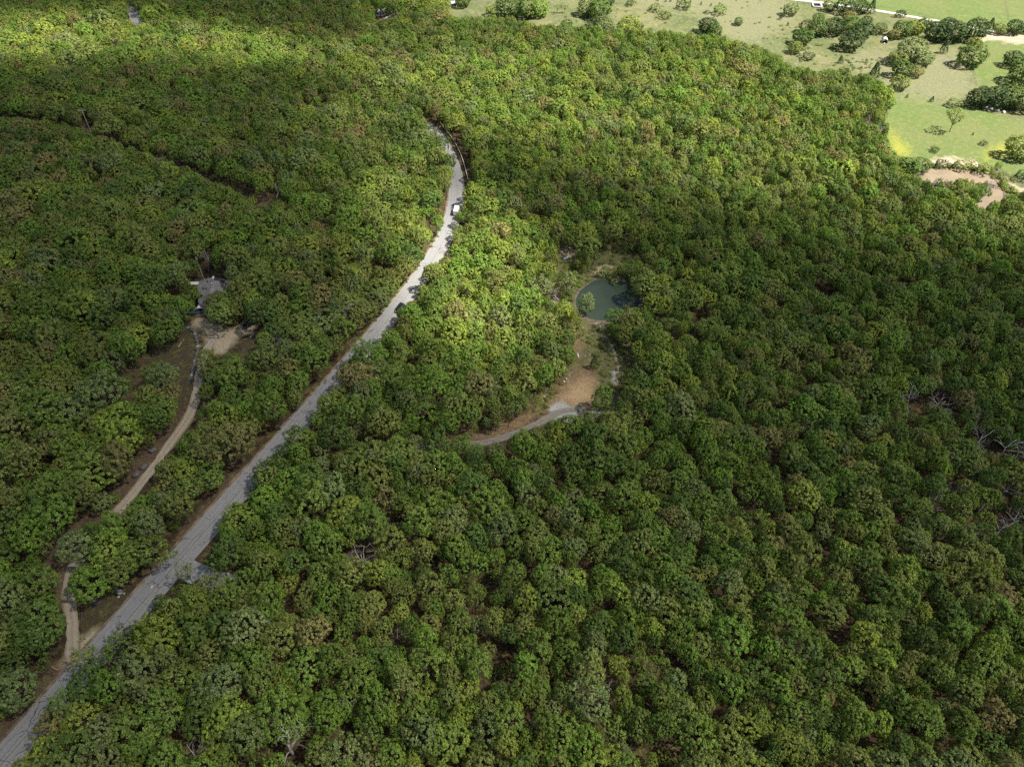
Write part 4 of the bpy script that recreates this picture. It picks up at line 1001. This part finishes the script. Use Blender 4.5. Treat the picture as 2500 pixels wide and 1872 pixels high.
thick = np.maximum(-np.log(tt) / dens * math.sin(SUN_EL), 0); thick[thick < .35] = 0
thick[0, :] = thick[-1, :] = 0; thick[:, 0] = thick[:, -1] = 0
k_ = (alt - 8) / sun_dir.z; CX, CY = X + sun_dir.x * k_, Y + sun_dir.y * k_
ny, nx = X.shape; top = np.full((ny, nx), -1); bot = np.full((ny, nx), -1); vv = []
for j in range(ny):
    for i in range(nx):
        h = thick[j, i]
        bot[j, i] = len(vv); vv.append((CX[j, i], CY[j, i], alt - h * .35))
        if h > 0: top[j, i] = len(vv); vv.append((CX[j, i], CY[j, i], alt + h * .65))
        else: top[j, i] = bot[j, i]
ff = []
def addf(q):
    q2 = []
    for a in q:
        if a not in q2: q2.append(int(a))
    if len(q2) > 2: ff.append(tuple(q2))
for j in range(ny - 1):
    for i in range(nx - 1):
        if max(thick[j, i], thick[j, i + 1], thick[j + 1, i], thick[j + 1, i + 1]) <= 0: continue
        addf((bot[j, i], bot[j + 1, i], bot[j + 1, i + 1], bot[j, i + 1])); addf((top[j, i], top[j, i + 1], top[j + 1, i + 1], top[j + 1, i]))
mc = bpy.data.materials.new('cloud_vapour'); mc.use_nodes = True; t = mc.node_tree; t.nodes.clear()
pv = N(t, 'ShaderNodeVolumePrincipled'); pv.inputs['Color'].default_value = (.92, .93, .95, 1); pv.inputs['Density'].default_value = dens; pv.inputs['Anisotropy'].default_value = 0.3
mo = N(t, 'ShaderNodeOutputMaterial'); t.links.new(pv.outputs[0], mo.inputs['Volume'])
co = obj('clouds', mesh('clouds', vv, ff, [mc], True)); tag(co, kind='structure')
print('clouds', len(ff), round(time.time() - T0, 1))

# ------------------------------------------------------------------ built things
def box(cx, cy, cz, sx, sy, sz, bev=0.0):
    """box with chamfered vertical and top edges"""
    if bev <= 0:
        v = [(cx + a * sx / 2, cy + b * sy / 2, cz + c * sz / 2) for c in (-1, 1) for a, b in ((-1, -1), (1, -1), (1, 1), (-1, 1))]
        return v, [(3, 2, 1, 0), (4, 5, 6, 7), (0, 1, 5, 4), (1, 2, 6, 5), (2, 3, 7, 6), (3, 0, 4, 7)]
    X, Y, Z = sx / 2, sy / 2, sz / 2; b = bev; ring = lambda x, y, z: [(cx - x + b, cy - y, cz + z), (cx + x - b, cy - y, cz + z), (cx + x, cy - y + b, cz + z), (cx + x, cy + y - b, cz + z), (cx + x - b, cy + y, cz + z), (cx - x + b, cy + y, cz + z), (cx - x, cy + y - b, cz + z), (cx - x, cy - y + b, cz + z)]
    v = ring(X, Y, -Z) + ring(X, Y, Z - b) + ring(X - b, Y - b, Z); f = [tuple(range(8))[::-1], tuple(range(16, 24))]
    for L in (0, 8):
        for i in range(8): f.append((L + i, L + (i + 1) % 8, L + 8 + (i + 1) % 8, L + 8 + i))
    return v, f
def cyl(p0, p1, r0, r1=None, sides=10): return tube([p0, p1], [r0, r0 if r1 is None else r1], sides)
M_TYRE = simple('tyre_rubber', (0.02, 0.02, 0.02), .85); M_RIM = simple('wheel_rim', (0.35, 0.35, 0.36), .35, .1, 5, .8)
M_GLASS = simple('car_glass', (0.02, 0.025, 0.03), .06, .1, 1, 0, .6); M_LAMP = simple('lamp_lens', (0.6, 0.6, 0.58), .15, .1); M_TAIL = simple('tail_lens', (0.35, 0.02, 0.02), .2, .1)
def paint(name, c): return simple(name, c, .22, .04, 2, 0, .6)
def loft(sections):
    """sections: list of (x, [(y,z)...]) closed rings, same count"""
    v, f = [], []; n = len(sections[0][1])
    for x, ring in sections: v += [(x, y, z) for y, z in ring]
    for i in range(len(sections) - 1):
        for k in range(n): f.append((i * n + k, (i + 1) * n + k, (i + 1) * n + (k + 1) % n, i * n + (k + 1) % n))
    f.append(tuple(range(n))); f.append(tuple(range((len(sections) - 1) * n, len(sections) * n))[::-1]); return v, f
def ringy(w, z0, z1, tw=None):
    tw = w if tw is None else tw
    return [(-w * .96, z0), (w * .96, z0), (w, z0 + .18), (w, z0 + (z1 - z0) * .75), (tw, z1), (-tw, z1), (-w, z0 + (z1 - z0) * .75), (-w, z0 + .18)]
def car(name, px, py, heading, m, kind, label, cat, L=4.6, off=None):
    p = G(px, py) if off is None else off
    e = empty(name, p + Vector((0, 0, .07)), heading); w = .92
    if kind == 'van':
        w = 1.0; hood = .95; top = 2.45; L = 5.9
        body = loft([(-L/2, ringy(w * .96, .4, 2.25, w * .88)), (-L/2 + .12, ringy(w, .35, top - .05, w * .9)), (L/2 - 1.7, ringy(w, .35, top, w * .9)), (L/2 - 1.25, ringy(w, .35, top - .12, w * .86)), (L/2 - .75, ringy(w, .35, 1.35, w * .9)), (L/2 - .12, ringy(w * .97, .35, 1.1, w * .88)), (L/2, ringy(w * .9, .45, .95, w * .8))])
        obj('body', MB().add(body).mesh('van_body', [m]), e)
        ws = [(L/2 - 1.24, -w * .78, top - .2), (L/2 - 1.24, w * .78, top - .2), (L/2 - .76, w * .84, 1.42), (L/2 - .76, -w * .84, 1.42)]; ws = [(x + .03, y, z + .03) for x, y, z in ws]
        obj('windscreen', mesh('windscreen', ws, [(0, 3, 2, 1)], [M_GLASS]), e)
        roofz = top
        obj('roof_rack', MB().add(box(-.6, 0, top + .05, 2.6, .06, .05)).add(box(-.6, -.7, top + .05, 2.6, .05, .05)).add(box(-.6, .7, top + .05, 2.6, .05, .05)).mesh('roof_rack', [M_WHITE]), e)
        side = [(.6, 1.5, 1.0, .55)]
    elif kind == 'pickup':
        L = 5.4
        body = loft([(-L/2, ringy(w * .95, .45, 1.0, w * .92)), (-L/2 + .1, ringy(w, .4, 1.08, w * .95)), (-.55, ringy(w, .4, 1.1, w * .95)), (L/2 - 1.6, ringy(w, .4, 1.12, w * .93)), (L/2 - .15, ringy(w * .97, .4, 1.0, w * .88)), (L/2, ringy(w * .9, .5, .85, w * .8))])
        cab = loft([(-.75, ringy(w * .9, 1.08, 1.15, w * .88)), (-.55, ringy(w * .9, 1.08, 1.78, w * .74)), (.6, ringy(w * .9, 1.08, 1.8, w * .74)), (1.25, ringy(w * .9, 1.08, 1.15, w * .84))])
        obj('body', MB().add(body).mesh('truck_body', [m]), e); cb = obj('cab', MB().add(cab).mesh('truck_cab', [M_GLASS]), e)
        obj('roof', MB().add(box(.02, 0, 1.82, 1.15, w * 1.46, .06, .03)).mesh('cab_roof', [m]), e)
        obj('truck_bed', MB().add(box(-1.65, 0, 1.1, 1.9, w * 1.55, .04)).mesh('truck_bed', [M_TYRE]), e); side = []
    else:
        top = 1.68 if kind == 'suv' else 1.46; rear = -L/2 + (.25 if kind == 'suv' else .55)
        body = loft([(-L/2, ringy(w * .9, .42, .9, w * .82)), (-L/2 + .12, ringy(w * .98, .35, 1.0, w * .9)), (-.9, ringy(w, .32, 1.03, w * .94)), (.7, ringy(w, .32, 1.0, w * .93)), (L/2 - .6, ringy(w * .98, .32, .88, w * .86)), (L/2 - .08, ringy(w * .88, .38, .72, w * .76)), (L/2, ringy(w * .78, .45, .62, w * .66))])
        cab = loft([(rear, ringy(w * .86, .95, 1.02, w * .82)), (rear + .35, ringy(w * .88, .95, top - .08, w * .7)), (-.2, ringy(w * .88, .95, top, w * .7)), (.45, ringy(w * .88, .95, top - .04, w * .68)), (1.35, ringy(w * .86, .9, .98, w * .82))])
        obj('body', MB().add(body).mesh('car_body', [m], True), e); obj('window_glass', MB().add(cab).mesh('car_glasshouse', [M_GLASS]), e)
        obj('roof', MB().add(box((rear + .35 + .45) / 2, 0, top + .01, .45 - rear - .5, w * 1.34, .07, .035)).mesh('car_roof', [m]), e)
        for s in (-1, 1): obj('wing_mirror', MB().add(box(.95, s * (w + .1), 1.02, .12, .2, .14, .03)).mesh('wing_mirror', [m]), e)
    for s in (-1, 1):
        for xx in (-L * .3, L * .31):
            wl = obj('wheel', MB().add(cyl((xx, s * (w - .22), .33), (xx, s * (w + .01), .33), .34, None, 16)).mesh('tyre', [M_TYRE]), e)
            obj('rim', MB().add(cyl((xx, s * (w - .1), .33), (xx, s * (w + .03), .33), .2, .18, 10)).mesh('rim', [M_RIM]), wl)
        obj('headlight', MB().add(box(L/2 - .1, s * w * .62, .72, .16, .34, .16, .03)).mesh('headlight', [M_LAMP]), e)
        obj('tail_light', MB().add(box(-L/2 + .03, s * w * .72, .85, .1, .22, .22, .02)).mesh('tail_light', [M_TAIL]), e)
    tag(e, label, cat); return e
M_WHITE = simple('white_paint', (0.7, 0.7, 0.69), .5, .06)
def road_at(py_target, offset):
    best = None
    T_, R_ = normals(ROAD)
    for i in range(len(ROAD)):
        x, y = ROAD[i] + R_[i] * offset; px, py, d = proj(x, y, terr(x, y))
        if best is None or abs(py - py_target) < best[0]: best = (abs(py - py_target), x, y, math.atan2(T_[i][1], T_[i][0]))
    return Vector((best[1], best[2], float(terr(best[1], best[2])) + .04)), best[3]
p, hd = road_at(519, 1.1); car('white_van', 0, 0, hd, paint('white_van_paint', (.82, .82, .82)), 'van', 'white boxy van driving on the road where it bends', 'van', off=p)
p, hd = road_at(757, 1.35); car('dark_car', 0, 0, hd + math.pi, paint('dark_car_paint', (.012, .013, .016)), 'suv', 'dark car on the main road half hidden under a tree', 'car', off=p)
car('parked_car', 608, 795, math.radians(238), paint('black_car_paint', (.012, .016, .028)), 'car', 'black car parked at the right side of the tan clearing', 'car', 4.4)
car('pickup_truck', 484, 764, math.radians(10), paint('blue_truck_paint', (.10, .19, .27)), 'pickup', 'faded blue pickup truck parked beside the grey roofed house', 'pickup truck')

# house
def house():
    c = G(517, 712); e = empty('house', c, 0)
    eav_px = [(493,680),(519,677),(553,684),(546,698),(540,735),(520,752),(491,748),(484,738),(481,698)]
    ev = [G(x, y, 3.0) - c for x, y in eav_px]
    for q in ev: q.z = 3.0
    n = len(ev); rg = [G(521, 688, 4.2) - c, G(510, 722, 4.2) - c]
    for q in rg: q.z = 4.35
    roofm, t, b = nodes('grey_shingles')
    br = N(t, 'ShaderNodeTexBrick'); br.inputs['Scale'].default_value = 3.0; br.inputs['Color1'].default_value = (.19, .175, .165, 1); br.inputs['Color2'].default_value = (.25, .235, .225, 1); br.inputs['Mortar'].default_value = (.09, .085, .08, 1); br.inputs['Mortar Size'].default_value = .03
    g_ = N(t, 'ShaderNodeTexCoord'); t.links.new(g_.outputs['Object'], br.inputs['Vector'])
    t.links.new(mixc(t, ramp(t, noise(t, .5, 4), [(0.4, 0), (0.65, .6)]), br.outputs['Color'], (.28, .26, .245)), b.inputs['Base Color']); b.inputs['Roughness'].default_value = .9
    v = [tuple(q) for q in ev] + [tuple(q) for q in rg] + [(q.x, q.y, 2.86) for q in ev]
    f = []
    near = [0 if i in (0, 1, 2, 8) else 1 for i in range(n)]; near = [0, 0, 0, 0, 1, 1, 1, 1, 0]
    for i in range(n):
        j = (i + 1) % n
        if near[i] == near[j]: f.append((i, j, n + near[i]))
        else: f.append((i, j, n + near[j], n + near[i]))
        f.append((i, n + 2 + i, n + 2 + j, j))
    f.append(tuple(range(n + 2, 2 * n + 2)))
    me = mesh('house_roof', v, f, [roofm]); rf = obj('roof', me, e)
    m = MB(); cx = sum((q.x for q in ev)) / n; cyy = sum((q.y for q in ev)) / n
    wv = [(cx + (q.x - cx) * .93, cyy + (q.y - cyy) * .93) for q in ev]
    m.add(([(x, y, -.3) for x, y in wv] + [(x, y, 2.9) for x, y in wv], [(i, (i + 1) % n, (i + 1) % n + n, i + n) for i in range(n)]))
    wl = obj('wall', m.mesh('house_wall', [simple('pale_siding', (.42, .41, .39), .8, .1, 2)]), e)
    def on_roof(px, py): q = G(px, py, 3.9) - c; return q
    for (px, py) in [(494.5,679.5),(503.5,676.5),(507,688),(515,689),(496,704.5),(503.5,705),(492.5,721.5)]:
        q = on_roof(px, py); 
        obj('roof_vent', MB().add(cyl((q.x, q.y, 3.0), (q.x, q.y, 4.25), .16, .2, 8)).mesh('roof_vent', [M_TYRE]), rf)
    q = on_roof(517, 693); obj('chimney', MB().add(box(q.x, q.y, 3.9, .4, .4, .9, .05)).mesh('chimney', [M_WHITE]), rf)
    a, b2, d2, c2 = [G(x, y, 3.75) - c for x, y in [(523,677.5),(549,682),(546,689),(524,684.5)]]
    pv_ = [(a.x, a.y, 3.78), (b2.x, b2.y, 3.32), (d2.x, d2.y, 3.55), (c2.x, c2.y, 4.22)]
    obj('solar_panel', mesh('solar_panel', pv_ + [(x, y, z - .08) for x, y, z in pv_], [(3, 2, 1, 0), (0, 1, 5, 4), (1, 2, 6, 5), (2, 3, 7, 6), (3, 0, 4, 7)], [simple('dark_panel', (.055, .06, .07), .35, .15, 1)]), rf)
    q = on_roof(520.5, 679); obj('skylight', MB().add(box(q.x, q.y, 4.05, .5, 1.3, .5, .05)).mesh('skylight', [M_WHITE]), rf)
    q = G(474, 691, 2.5) - c; aw = MB().add(box(q.x, q.y, 2.5, 3.0, 1.6, .12, .04))
    for sx in (-1.3, 1.3): aw.add(cyl((q.x + sx, q.y - .6, -.2), (q.x + sx, q.y - .6, 2.5), .06))
    obj('awning', aw.mesh('awning', [M_WHITE]), e)
    q = G(494, 748, 2.3) - c; pr = MB().add(box(q.x + .3, q.y, 2.35, 3.6, 2.2, .1, .04))
    for sx in (-1.4, 1.9): pr.add(cyl((q.x + sx, q.y - .9, -.2), (q.x + sx, q.y - .9, 2.35), .07))
    obj('porch_roof', pr.mesh('porch_roof', [M_WHITE]), e)
    q = G(498, 758, .5) - c; obj('window', MB().add(box(q.x, q.y + 1.9, 1.5, 1.3, .08, 1.0)).mesh('window', [M_GLASS]), wl)
    q = G(495, 768, .2) - c
    stp = MB()
    for k in range(4): stp.add(box(q.x, q.y + 1.1 - k * .62, .42 - k * .1, 4.2, .6, .12 + .02 * k))
    obj('deck_steps', stp.mesh('deck_steps', [simple('weathered_deck', (.16, .115, .085), .9, .3, 3)]), e)
    tag(e, 'low house with grey shingle roof, white porch and awning among oaks', 'house')
    q = G(549, 697, 1.0); tr = empty('storage_trailer', q - Vector((0, 0, 1)), math.radians(62))
    obj('body', MB().add(box(0, 0, 1.25, 3.0, 1.5, 1.5, .12)).mesh('trailer_body', [M_WHITE]), tr)
    for s in (-.8, .8): obj('wheel', MB().add(cyl((0, s - .1, .3), (0, s + .1, .3), .3, None, 14)).mesh('trailer_wheel', [M_TYRE]), tr)
    tag(tr, 'small white trailer tucked against the right side of the house', 'trailer')
house()

def pole(px, py, h, arm, rz, label):
    e = empty('utility_pole', G(px, py), rz)
    obj('pole', MB().add(cyl((0, 0, -.3), (0, 0, h), .21, .15, 10)).mesh('pole_shaft', [M_POLE]), e)
    if arm:
        a = obj('cross_arm', MB().add(box(0, 0, h - .35, 3.2, .2, .2)).mesh('cross_arm', [M_POLE]), e)
        for x in (-1.3, -.6, .6, 1.3): obj('insulator', MB().add(cyl((x, 0, h - .27), (x, 0, h - .02), .07, .05, 8)).mesh('insulator', [M_WHITE]), a)
    else:
        obj('transformer', MB().add(cyl((.28, 0, h - 1.6), (.28, 0, h - .9), .2, .2, 10)).mesh('transformer', [M_RIM]), e)
    tag(e, label, 'utility pole')
M_POLE = simple('weathered_pole', (.38, .36, .32), .9, .2, 3)
pole(223, 325, 11.0, True, math.radians(20), 'wooden utility pole with a cross arm above the power line cutting')
pole(497, 681, 9.0, False, 0, 'plain wooden pole rising behind the grey roofed house')

# guard rail
gp_ = [(1075,301),(1083,313),(1098,331),(1113,353),(1124,376),(1132,398),(1138,420),(1143,441)]
GP, GS = px_path(gp_, 2.0); T_, R_ = normals(GP)
M_STEEL = simple('galvanised_steel', (.74, .70, .62), .6, .12, 2, 0)
e = empty('guard_rail', (GP[0][0], GP[0][1], float(terr(*GP[0]))), 0); o0 = np.array([GP[0][0], GP[0][1], float(terr(*GP[0]))])
prof = [(-.03, .38), (.05, .46), (-.03, .58), (.05, .72), (-.03, .84), (-.16, .84), (-.11, .72), (-.16, .58), (-.11, .46), (-.16, .38)]
v, f = [], []
for i in range(len(GP)):
    z = float(terr(*GP[i]))
    for (a, b) in prof: v.append((GP[i][0] - R_[i][0] * a - o0[0], GP[i][1] - R_[i][1] * a - o0[1], z + b - o0[2]))
k = len(prof)
for i in range(len(GP) - 1):
    for j in range(k): f.append((i * k + j, i * k + (j + 1) % k, (i + 1) * k + (j + 1) % k, (i + 1) * k + j))
obj('rail', mesh('rail', v, f, [M_STEEL]), e)
for i in range(0, len(GP)):
    z = float(terr(*GP[i])); q = (GP[i][0] + R_[i][0] * .16 - o0[0], GP[i][1] + R_[i][1] * .16 - o0[1], z + .3 - o0[2])
    obj('post', MB().add(box(*q, .14, .14, .95)).mesh('guard_post', [M_POLE]), e)
tag(e, 'pale steel guard rail along the outside of the road curve', 'guard rail')

# boulders and stones
def rock_mesh(seed):
    r = np.random.default_rng(seed); import bmesh
    bm = bmesh.new(); bmesh.ops.create_icosphere(bm, subdivisions=2, radius=1)
    pl = rdir(r, 9)
    for vtx in bm.verts:
        p = np.array(vtx.co); 
        for q in pl:
            d = p @ q
            if d > .72: p = p - q * (d - .72) * .9
        p *= 1 + r.normal() * .03; vtx.co = p
    me = bpy.data.meshes.new('rock'); bm.to_mesh(me); bm.free(); return me
RK = [rock_mesh(i) for i in range(5)]
M_ROCK = simple('dark_sandstone', (.13, .12, .11), .92, .45, 1.5); M_ROCKP = simple('pale_sandstone', (.42, .40, .36), .9, .25, 1.5)
for m_ in RK: m_.materials.append(M_ROCK)
RKP = []
for m_ in RK: c_ = m_.copy(); c_.materials[0] = M_ROCKP; RKP.append(c_)
def rock(px, py, s, pale, name, label, group):
    p = G(px, py); o = obj(name, (RKP if pale else RK)[random.randrange(5)], None, p + Vector((0, 0, s * .3)))
    o.scale = (s * random.uniform(.8, 1.3), s * random.uniform(.7, 1.1), s * random.uniform(.55, .8)); o.rotation_euler = (0, 0, random.uniform(0, 6))
    tag(o, label, 'boulder' if s > .4 else 'stone', group)
ordn = ['first', 'second', 'third', 'fourth', 'fifth', 'sixth', 'seventh', 'eighth', 'ninth', 'tenth', 'eleventh', 'twelfth', 'thirteenth', 'fourteenth', 'fifteenth', 'sixteenth', 'seventeenth', 'eighteenth', 'nineteenth', 'twentieth', 'twenty-first', 'twenty-second', 'twenty-third', 'twenty-fourth', 'twenty-fifth', 'twenty-sixth', 'twenty-seventh', 'twenty-eighth']
WALL, _ = px_path([(470,805),(477,815),(481,832),(484,850),(479,870),(473,890),(471,908),(466,925),(460,945),(453,965),(445,985),(436,1003),(431,1020),(428,1032)], .95, 1)
WALL = WALL[:: max(1, len(WALL) // 28)][:28]
for i, (x, y) in enumerate(WALL):
    px, py, _d = proj(x, y, terr(x, y)); rock(float(px), float(py), random.uniform(.5, .85), i % 7 == 3, 'boulder', f"grey boulder in the driveway wall, {ordn[i]} from its upper end", 'boulders lining the driveway')
for (px, py, s, pale, lab) in [(293,1446,.75,True,'large pale boulder on the verge beside the road'),(290,1457,.4,True,'pale stone just below the large pale verge boulder'),(303,1449,.3,True,'small white stone right of the large pale verge boulder'),
        (297,1422,1.0,False,'dark boulder under the roadside oak, upper of two'),(286,1434,.9,False,'dark boulder under the roadside oak, lower of two'),(237,1472,.9,False,'dark boulder below the dense round oak'),
        (370,1352,.9,False,'dark boulder under the trees above the road verge'),(372,1100,1.2,False,'dark boulder at the left side of the driveway, upper one'),(351,1140,1.2,False,'dark boulder at the left side of the driveway, middle one'),(333,1160,1.1,False,'dark boulder at the left side of the driveway, lower one'),
        (430,893,.5,False,'dark stone ring lump in the yard'),(434,899,.35,True,'pale stone in the yard beside the dark lump')]:
    rock(px, py, s, pale, 'boulder' if s > .4 else 'stone', lab, None)
for i, (px, py, s) in enumerate([(1382,925,.45),(1377,932,.4),(1389,918,.35),(1391,914,.25),(1330,958,.25),(1329,968,.2),(1344,950,.3),(1352,946,.3)]):
    rock(px, py, s, True, 'stone', f"pale stone, {ordn[i]} in the scatter left of the red dirt", 'stones beside the red dirt')
for i, (px, py) in enumerate([(1440,866),(1438,880),(1428,870),(1510,905),(1506,928),(1500,955),(1520,913)]):
    rock(px, py, .28, True, 'stone', f"small white stone, {ordn[i]} around the juniper and foot path", 'white stones round the foot path')
for i, (px, py, s) in enumerate([(2404,264,1.6),(2418,268,1.3),(2434,272,1.2),(2450,276,1.0)]):
    rock(px, py, s, True, 'boulder', f"pinkish boulder under the long dark grove, {ordn[i]} from left", 'pink boulders under the grove')
# slab, tarpaulin, scrap
def slab(name, px, py, sx, sy, sz, rz, m, label, cat, lift=0.0):
    me = MB().add(box(0, 0, sz / 2, sx, sy, sz, min(sz, .2) * .3)).mesh(name, [m]); o = obj(name, me, None, G(px, py) + Vector((0, 0, lift))); o.rotation_euler = (0, 0, rz); return tag(o, label, cat)
slab('concrete_post', 1411, 868, .35, 1.7, .3, .1, M_WHITE, 'white concrete post lying left above the dirt patch', 'post')
def tarp(px, py, sx, sy, m, name, label, cat, seed):
    r = np.random.default_rng(seed); n = 7; v = []; f = []
    for j in range(n):
        for i in range(n):
            a, b = i / (n - 1) - .5, j / (n - 1) - .5; edge = (1 - (2 * a) ** 2) * (1 - (2 * b) ** 2)
            v.append((a * sx * (1 + r.normal() * .06), b * sy * (1 + r.normal() * .06), .05 + edge * .35 * min(1, sx) * (1 + r.normal() * .35)))
    for j in range(n - 1):
        for i in range(n - 1): f.append((j * n + i, j * n + i + 1, (j + 1) * n + i + 1, (j + 1) * n + i))
    tag(obj(name, mesh(name, v, f, [m], True), None, G(px, py)), label, cat)
tarp(1381, 630, 1.8, 1.5, simple('pale_blue_tarp', (.55, .62, .66), .5, .1), 'tarpaulin', 'crumpled pale blue tarpaulin on bare earth above the green pond', 'tarpaulin', 1)
tarp(457, 800, 1.3, .8, simple('blue_tarp', (.05, .22, .40), .5, .1), 'blue_tarpaulin', 'small bright blue sheet lying at the top of the yard', 'sheet', 2)
tarp(371, 1432, .35, 1.0, M_WHITE, 'paper_scrap', 'white scrap lying on the left lane near the side street', 'litter', 3)
tarp(1506, 685, .5, .4, M_WHITE, 'float', 'white float at the top edge of the green pond', 'float', 4)
def log(px0, py0, px1, py1, r, m, name, label):
    a, b = G(px0, py0, r * .8), G(px1, py1, r * .8); mid = (a + b) / 2
    pts = [np.array(a.lerp(b, t) - mid) + np.random.default_rng(int(px0)).normal(0, .06, 3) * (0 < t < 1) for t in np.linspace(0, 1, 6)]
    o = obj(name, MB().add(tube(pts, np.linspace(r, r * .6, 6), 7)).mesh(name, [m], True), None, mid); tag(o, label, 'log')
log(585, 850, 606, 826, .16, M_BARK, 'fallen_log', 'long dark log lying at the right of the tan clearing')
log(610, 823, 619, 816, .24, M_DEAD, 'white_log', 'short white log at the upper end of the dark log')
log(483, 842, 490, 847, .16, M_DEAD, 'white_post', 'white post leaning across the boulder wall')
log(435, 848, 449, 828, .18, M_DEAD, 'pale_branch', 'pale fallen branch at the upper left of the yard')
log(200, 1476, 198, 1524, .22, M_BARK, 'timber_edging', 'dark timber edging on the right side of the driveway mouth')
log(127, 1626, 143, 1634, .18, simple('fresh_timber', (.40, .26, .14), .9), 'cut_timber', 'orange-brown cut log on the bank below the driveway mouth')
log(1205, 1652, 1216, 1668, .14, M_DEAD, 'forest_log', 'pale fallen log on bare soil low in the middle')
log(325, 370, 342, 364, .2, M_DEAD, 'cutting_log', 'pale fallen trunk lying in the power line cutting')

# upper right buildings
def foundation():
    c = G(1994, 15); e = empty('stone_foundation', c, math.radians(-12)); m = MB()
    L_, D_ = 5.2, 7.5
    for (x, y, sx, sy) in [(0, -D_/2, L_, .7), (0, D_/2, L_, .7), (-L_/2, 0, .7, D_ - .75), (L_/2, 0, .7, D_ - .75)]: m.add(box(x, y, .35, sx, sy, .9, .08))
    obj('rim', m.mesh('foundation_rim', [simple('white_stone', (.68, .62, .58), .9, .1)]), e)
    obj('dark_fill', MB().add(box(0, 0, .2, L_ - .8, D_ - .8, .3)).add(box(.3, .6, .6, 2.4, 1.4, .9, .1)).add(box(-.6, -1.4, .5, 1.6, 1.8, .6, .1)).mesh('dark_fill', [simple('near_black', (.02, .02, .022), .9)]), e)  # plain near-black boxes filling the inside of the rim
    tag(e, 'square pale stone foundation with black interior beside the white road', 'foundation')
foundation()
def shed():
    c = G(2159, 103); e = empty('white_shed', c, math.radians(-18)); m = MB()
    n = 9; v = []
    for y in (-2.2, 2.2):
        for k in range(n): a = math.pi * k / (n - 1); v.append((math.cos(a) * 1.5, y, .6 + math.sin(a) * 1.7))
    f = [(k, k + 1, k + 1 + n, k + n) for k in range(n - 1)]
    f.append(tuple(range(n, 2 * n)))
    obj('hood', mesh('shed_hood', v, f, [M_WHITE]), e)
    for s in (-1, 1): obj('side_panel', MB().add(box(s * 1.5, 0, .3, .08, 4.4, .7)).mesh('side_panel', [M_WHITE]), e)
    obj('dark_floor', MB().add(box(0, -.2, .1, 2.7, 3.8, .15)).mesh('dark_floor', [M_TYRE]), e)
    obj('tow_bar', MB().add(cyl((0, -2.2, .35), (-.7, -5, .3), .12, .08)).mesh('tow_bar', [M_WHITE]), e)
    tag(e, 'small white arched stock trailer in the grass between dark groves', 'stock trailer')
shed()
def farmhouse(px, py, sx, sy, h, rz, name, label, roofc):
    c = G(px, py); e = empty(name, c, rz)
    obj('wall', MB().add(box(0, 0, h / 2 - .2, sx, sy, h + .4)).mesh('farm_wall', [M_WHITE]), e)
    X, Y = sx / 2 + .4, sy / 2 + .4; z0, z1 = h + .02, h + sy * .28
    v = [(-X, -Y, z0), (X, -Y, z0), (X, Y, z0), (-X, Y, z0), (-X, 0, z1), (X, 0, z1)]
    obj('roof', mesh('farm_roof', v, [(0, 1, 5, 4), (2, 3, 4, 5), (1, 2, 5), (3, 0, 4), (3, 2, 1, 0)], [simple(name + '_roof', roofc, .6, .1)]), e)
    for x in (-sx * .28, sx * .28): obj('window', MB().add(box(x, -sy / 2 - .03, h * .55, 1.1, .08, 1.0)).mesh('farm_window', [M_GLASS]), e)
    obj('door', MB().add(box(0, -sy / 2 - .03, 1.0, 1.0, .08, 2.0)).mesh('farm_door', [M_POLE]), e)
    tag(e, label, 'house')
farmhouse(929, 37, 6.5, 5, 2.8, .15, 'white_farmhouse', 'small white house above the short pale driveway in the top woods', (.75, .75, .74))
farmhouse(1108, 16, 3, 3, 2.3, .3, 'white_hut', 'tiny white hut at the wood edge at the top', (.75, .75, .74))
# fences
def fence(pts, name, label, step=4.0):
    P, s_ = px_path(pts, step, 0); z0 = float(terr(*P[0])); e = empty(name, (P[0][0], P[0][1], z0), 0); w = MB()
    for i, (x, y) in enumerate(P):
        z = float(terr(x, y)) - z0; q = (x - P[0][0], y - P[0][1])
        obj('post', MB().add(cyl((q[0], q[1], z - .2), (q[0], q[1], z + 1.35), .09, .08, 6)).mesh('fence_post', [M_POLE]), e)
        if i:
            for h_ in (.5, .9, 1.25): w.add(tube([(pq[0], pq[1], pz + h_), (q[0], q[1], z + h_)], [.012, .012], 3))
        pq, pz = q, z
    obj('wire', w.mesh('fence_wire', [M_STEEL]), e); tag(e, label, 'fence')
fence([(2135,14),(2200,26),(2260,39),(2310,50)], 'roadside_fence', 'post and wire fence along the far side of the white road')
fence([(2377,168),(2382,190),(2389,216)], 'pasture_fence', 'post and wire fence running down from the large round green tree')
fence([(2453,-8),(2457,20),(2463,50)], 'far_fence', 'thin fence crossing the bright pasture at the top right')
print('script', round(time.time() - T0, 1), 'objects', len(bpy.data.objects))
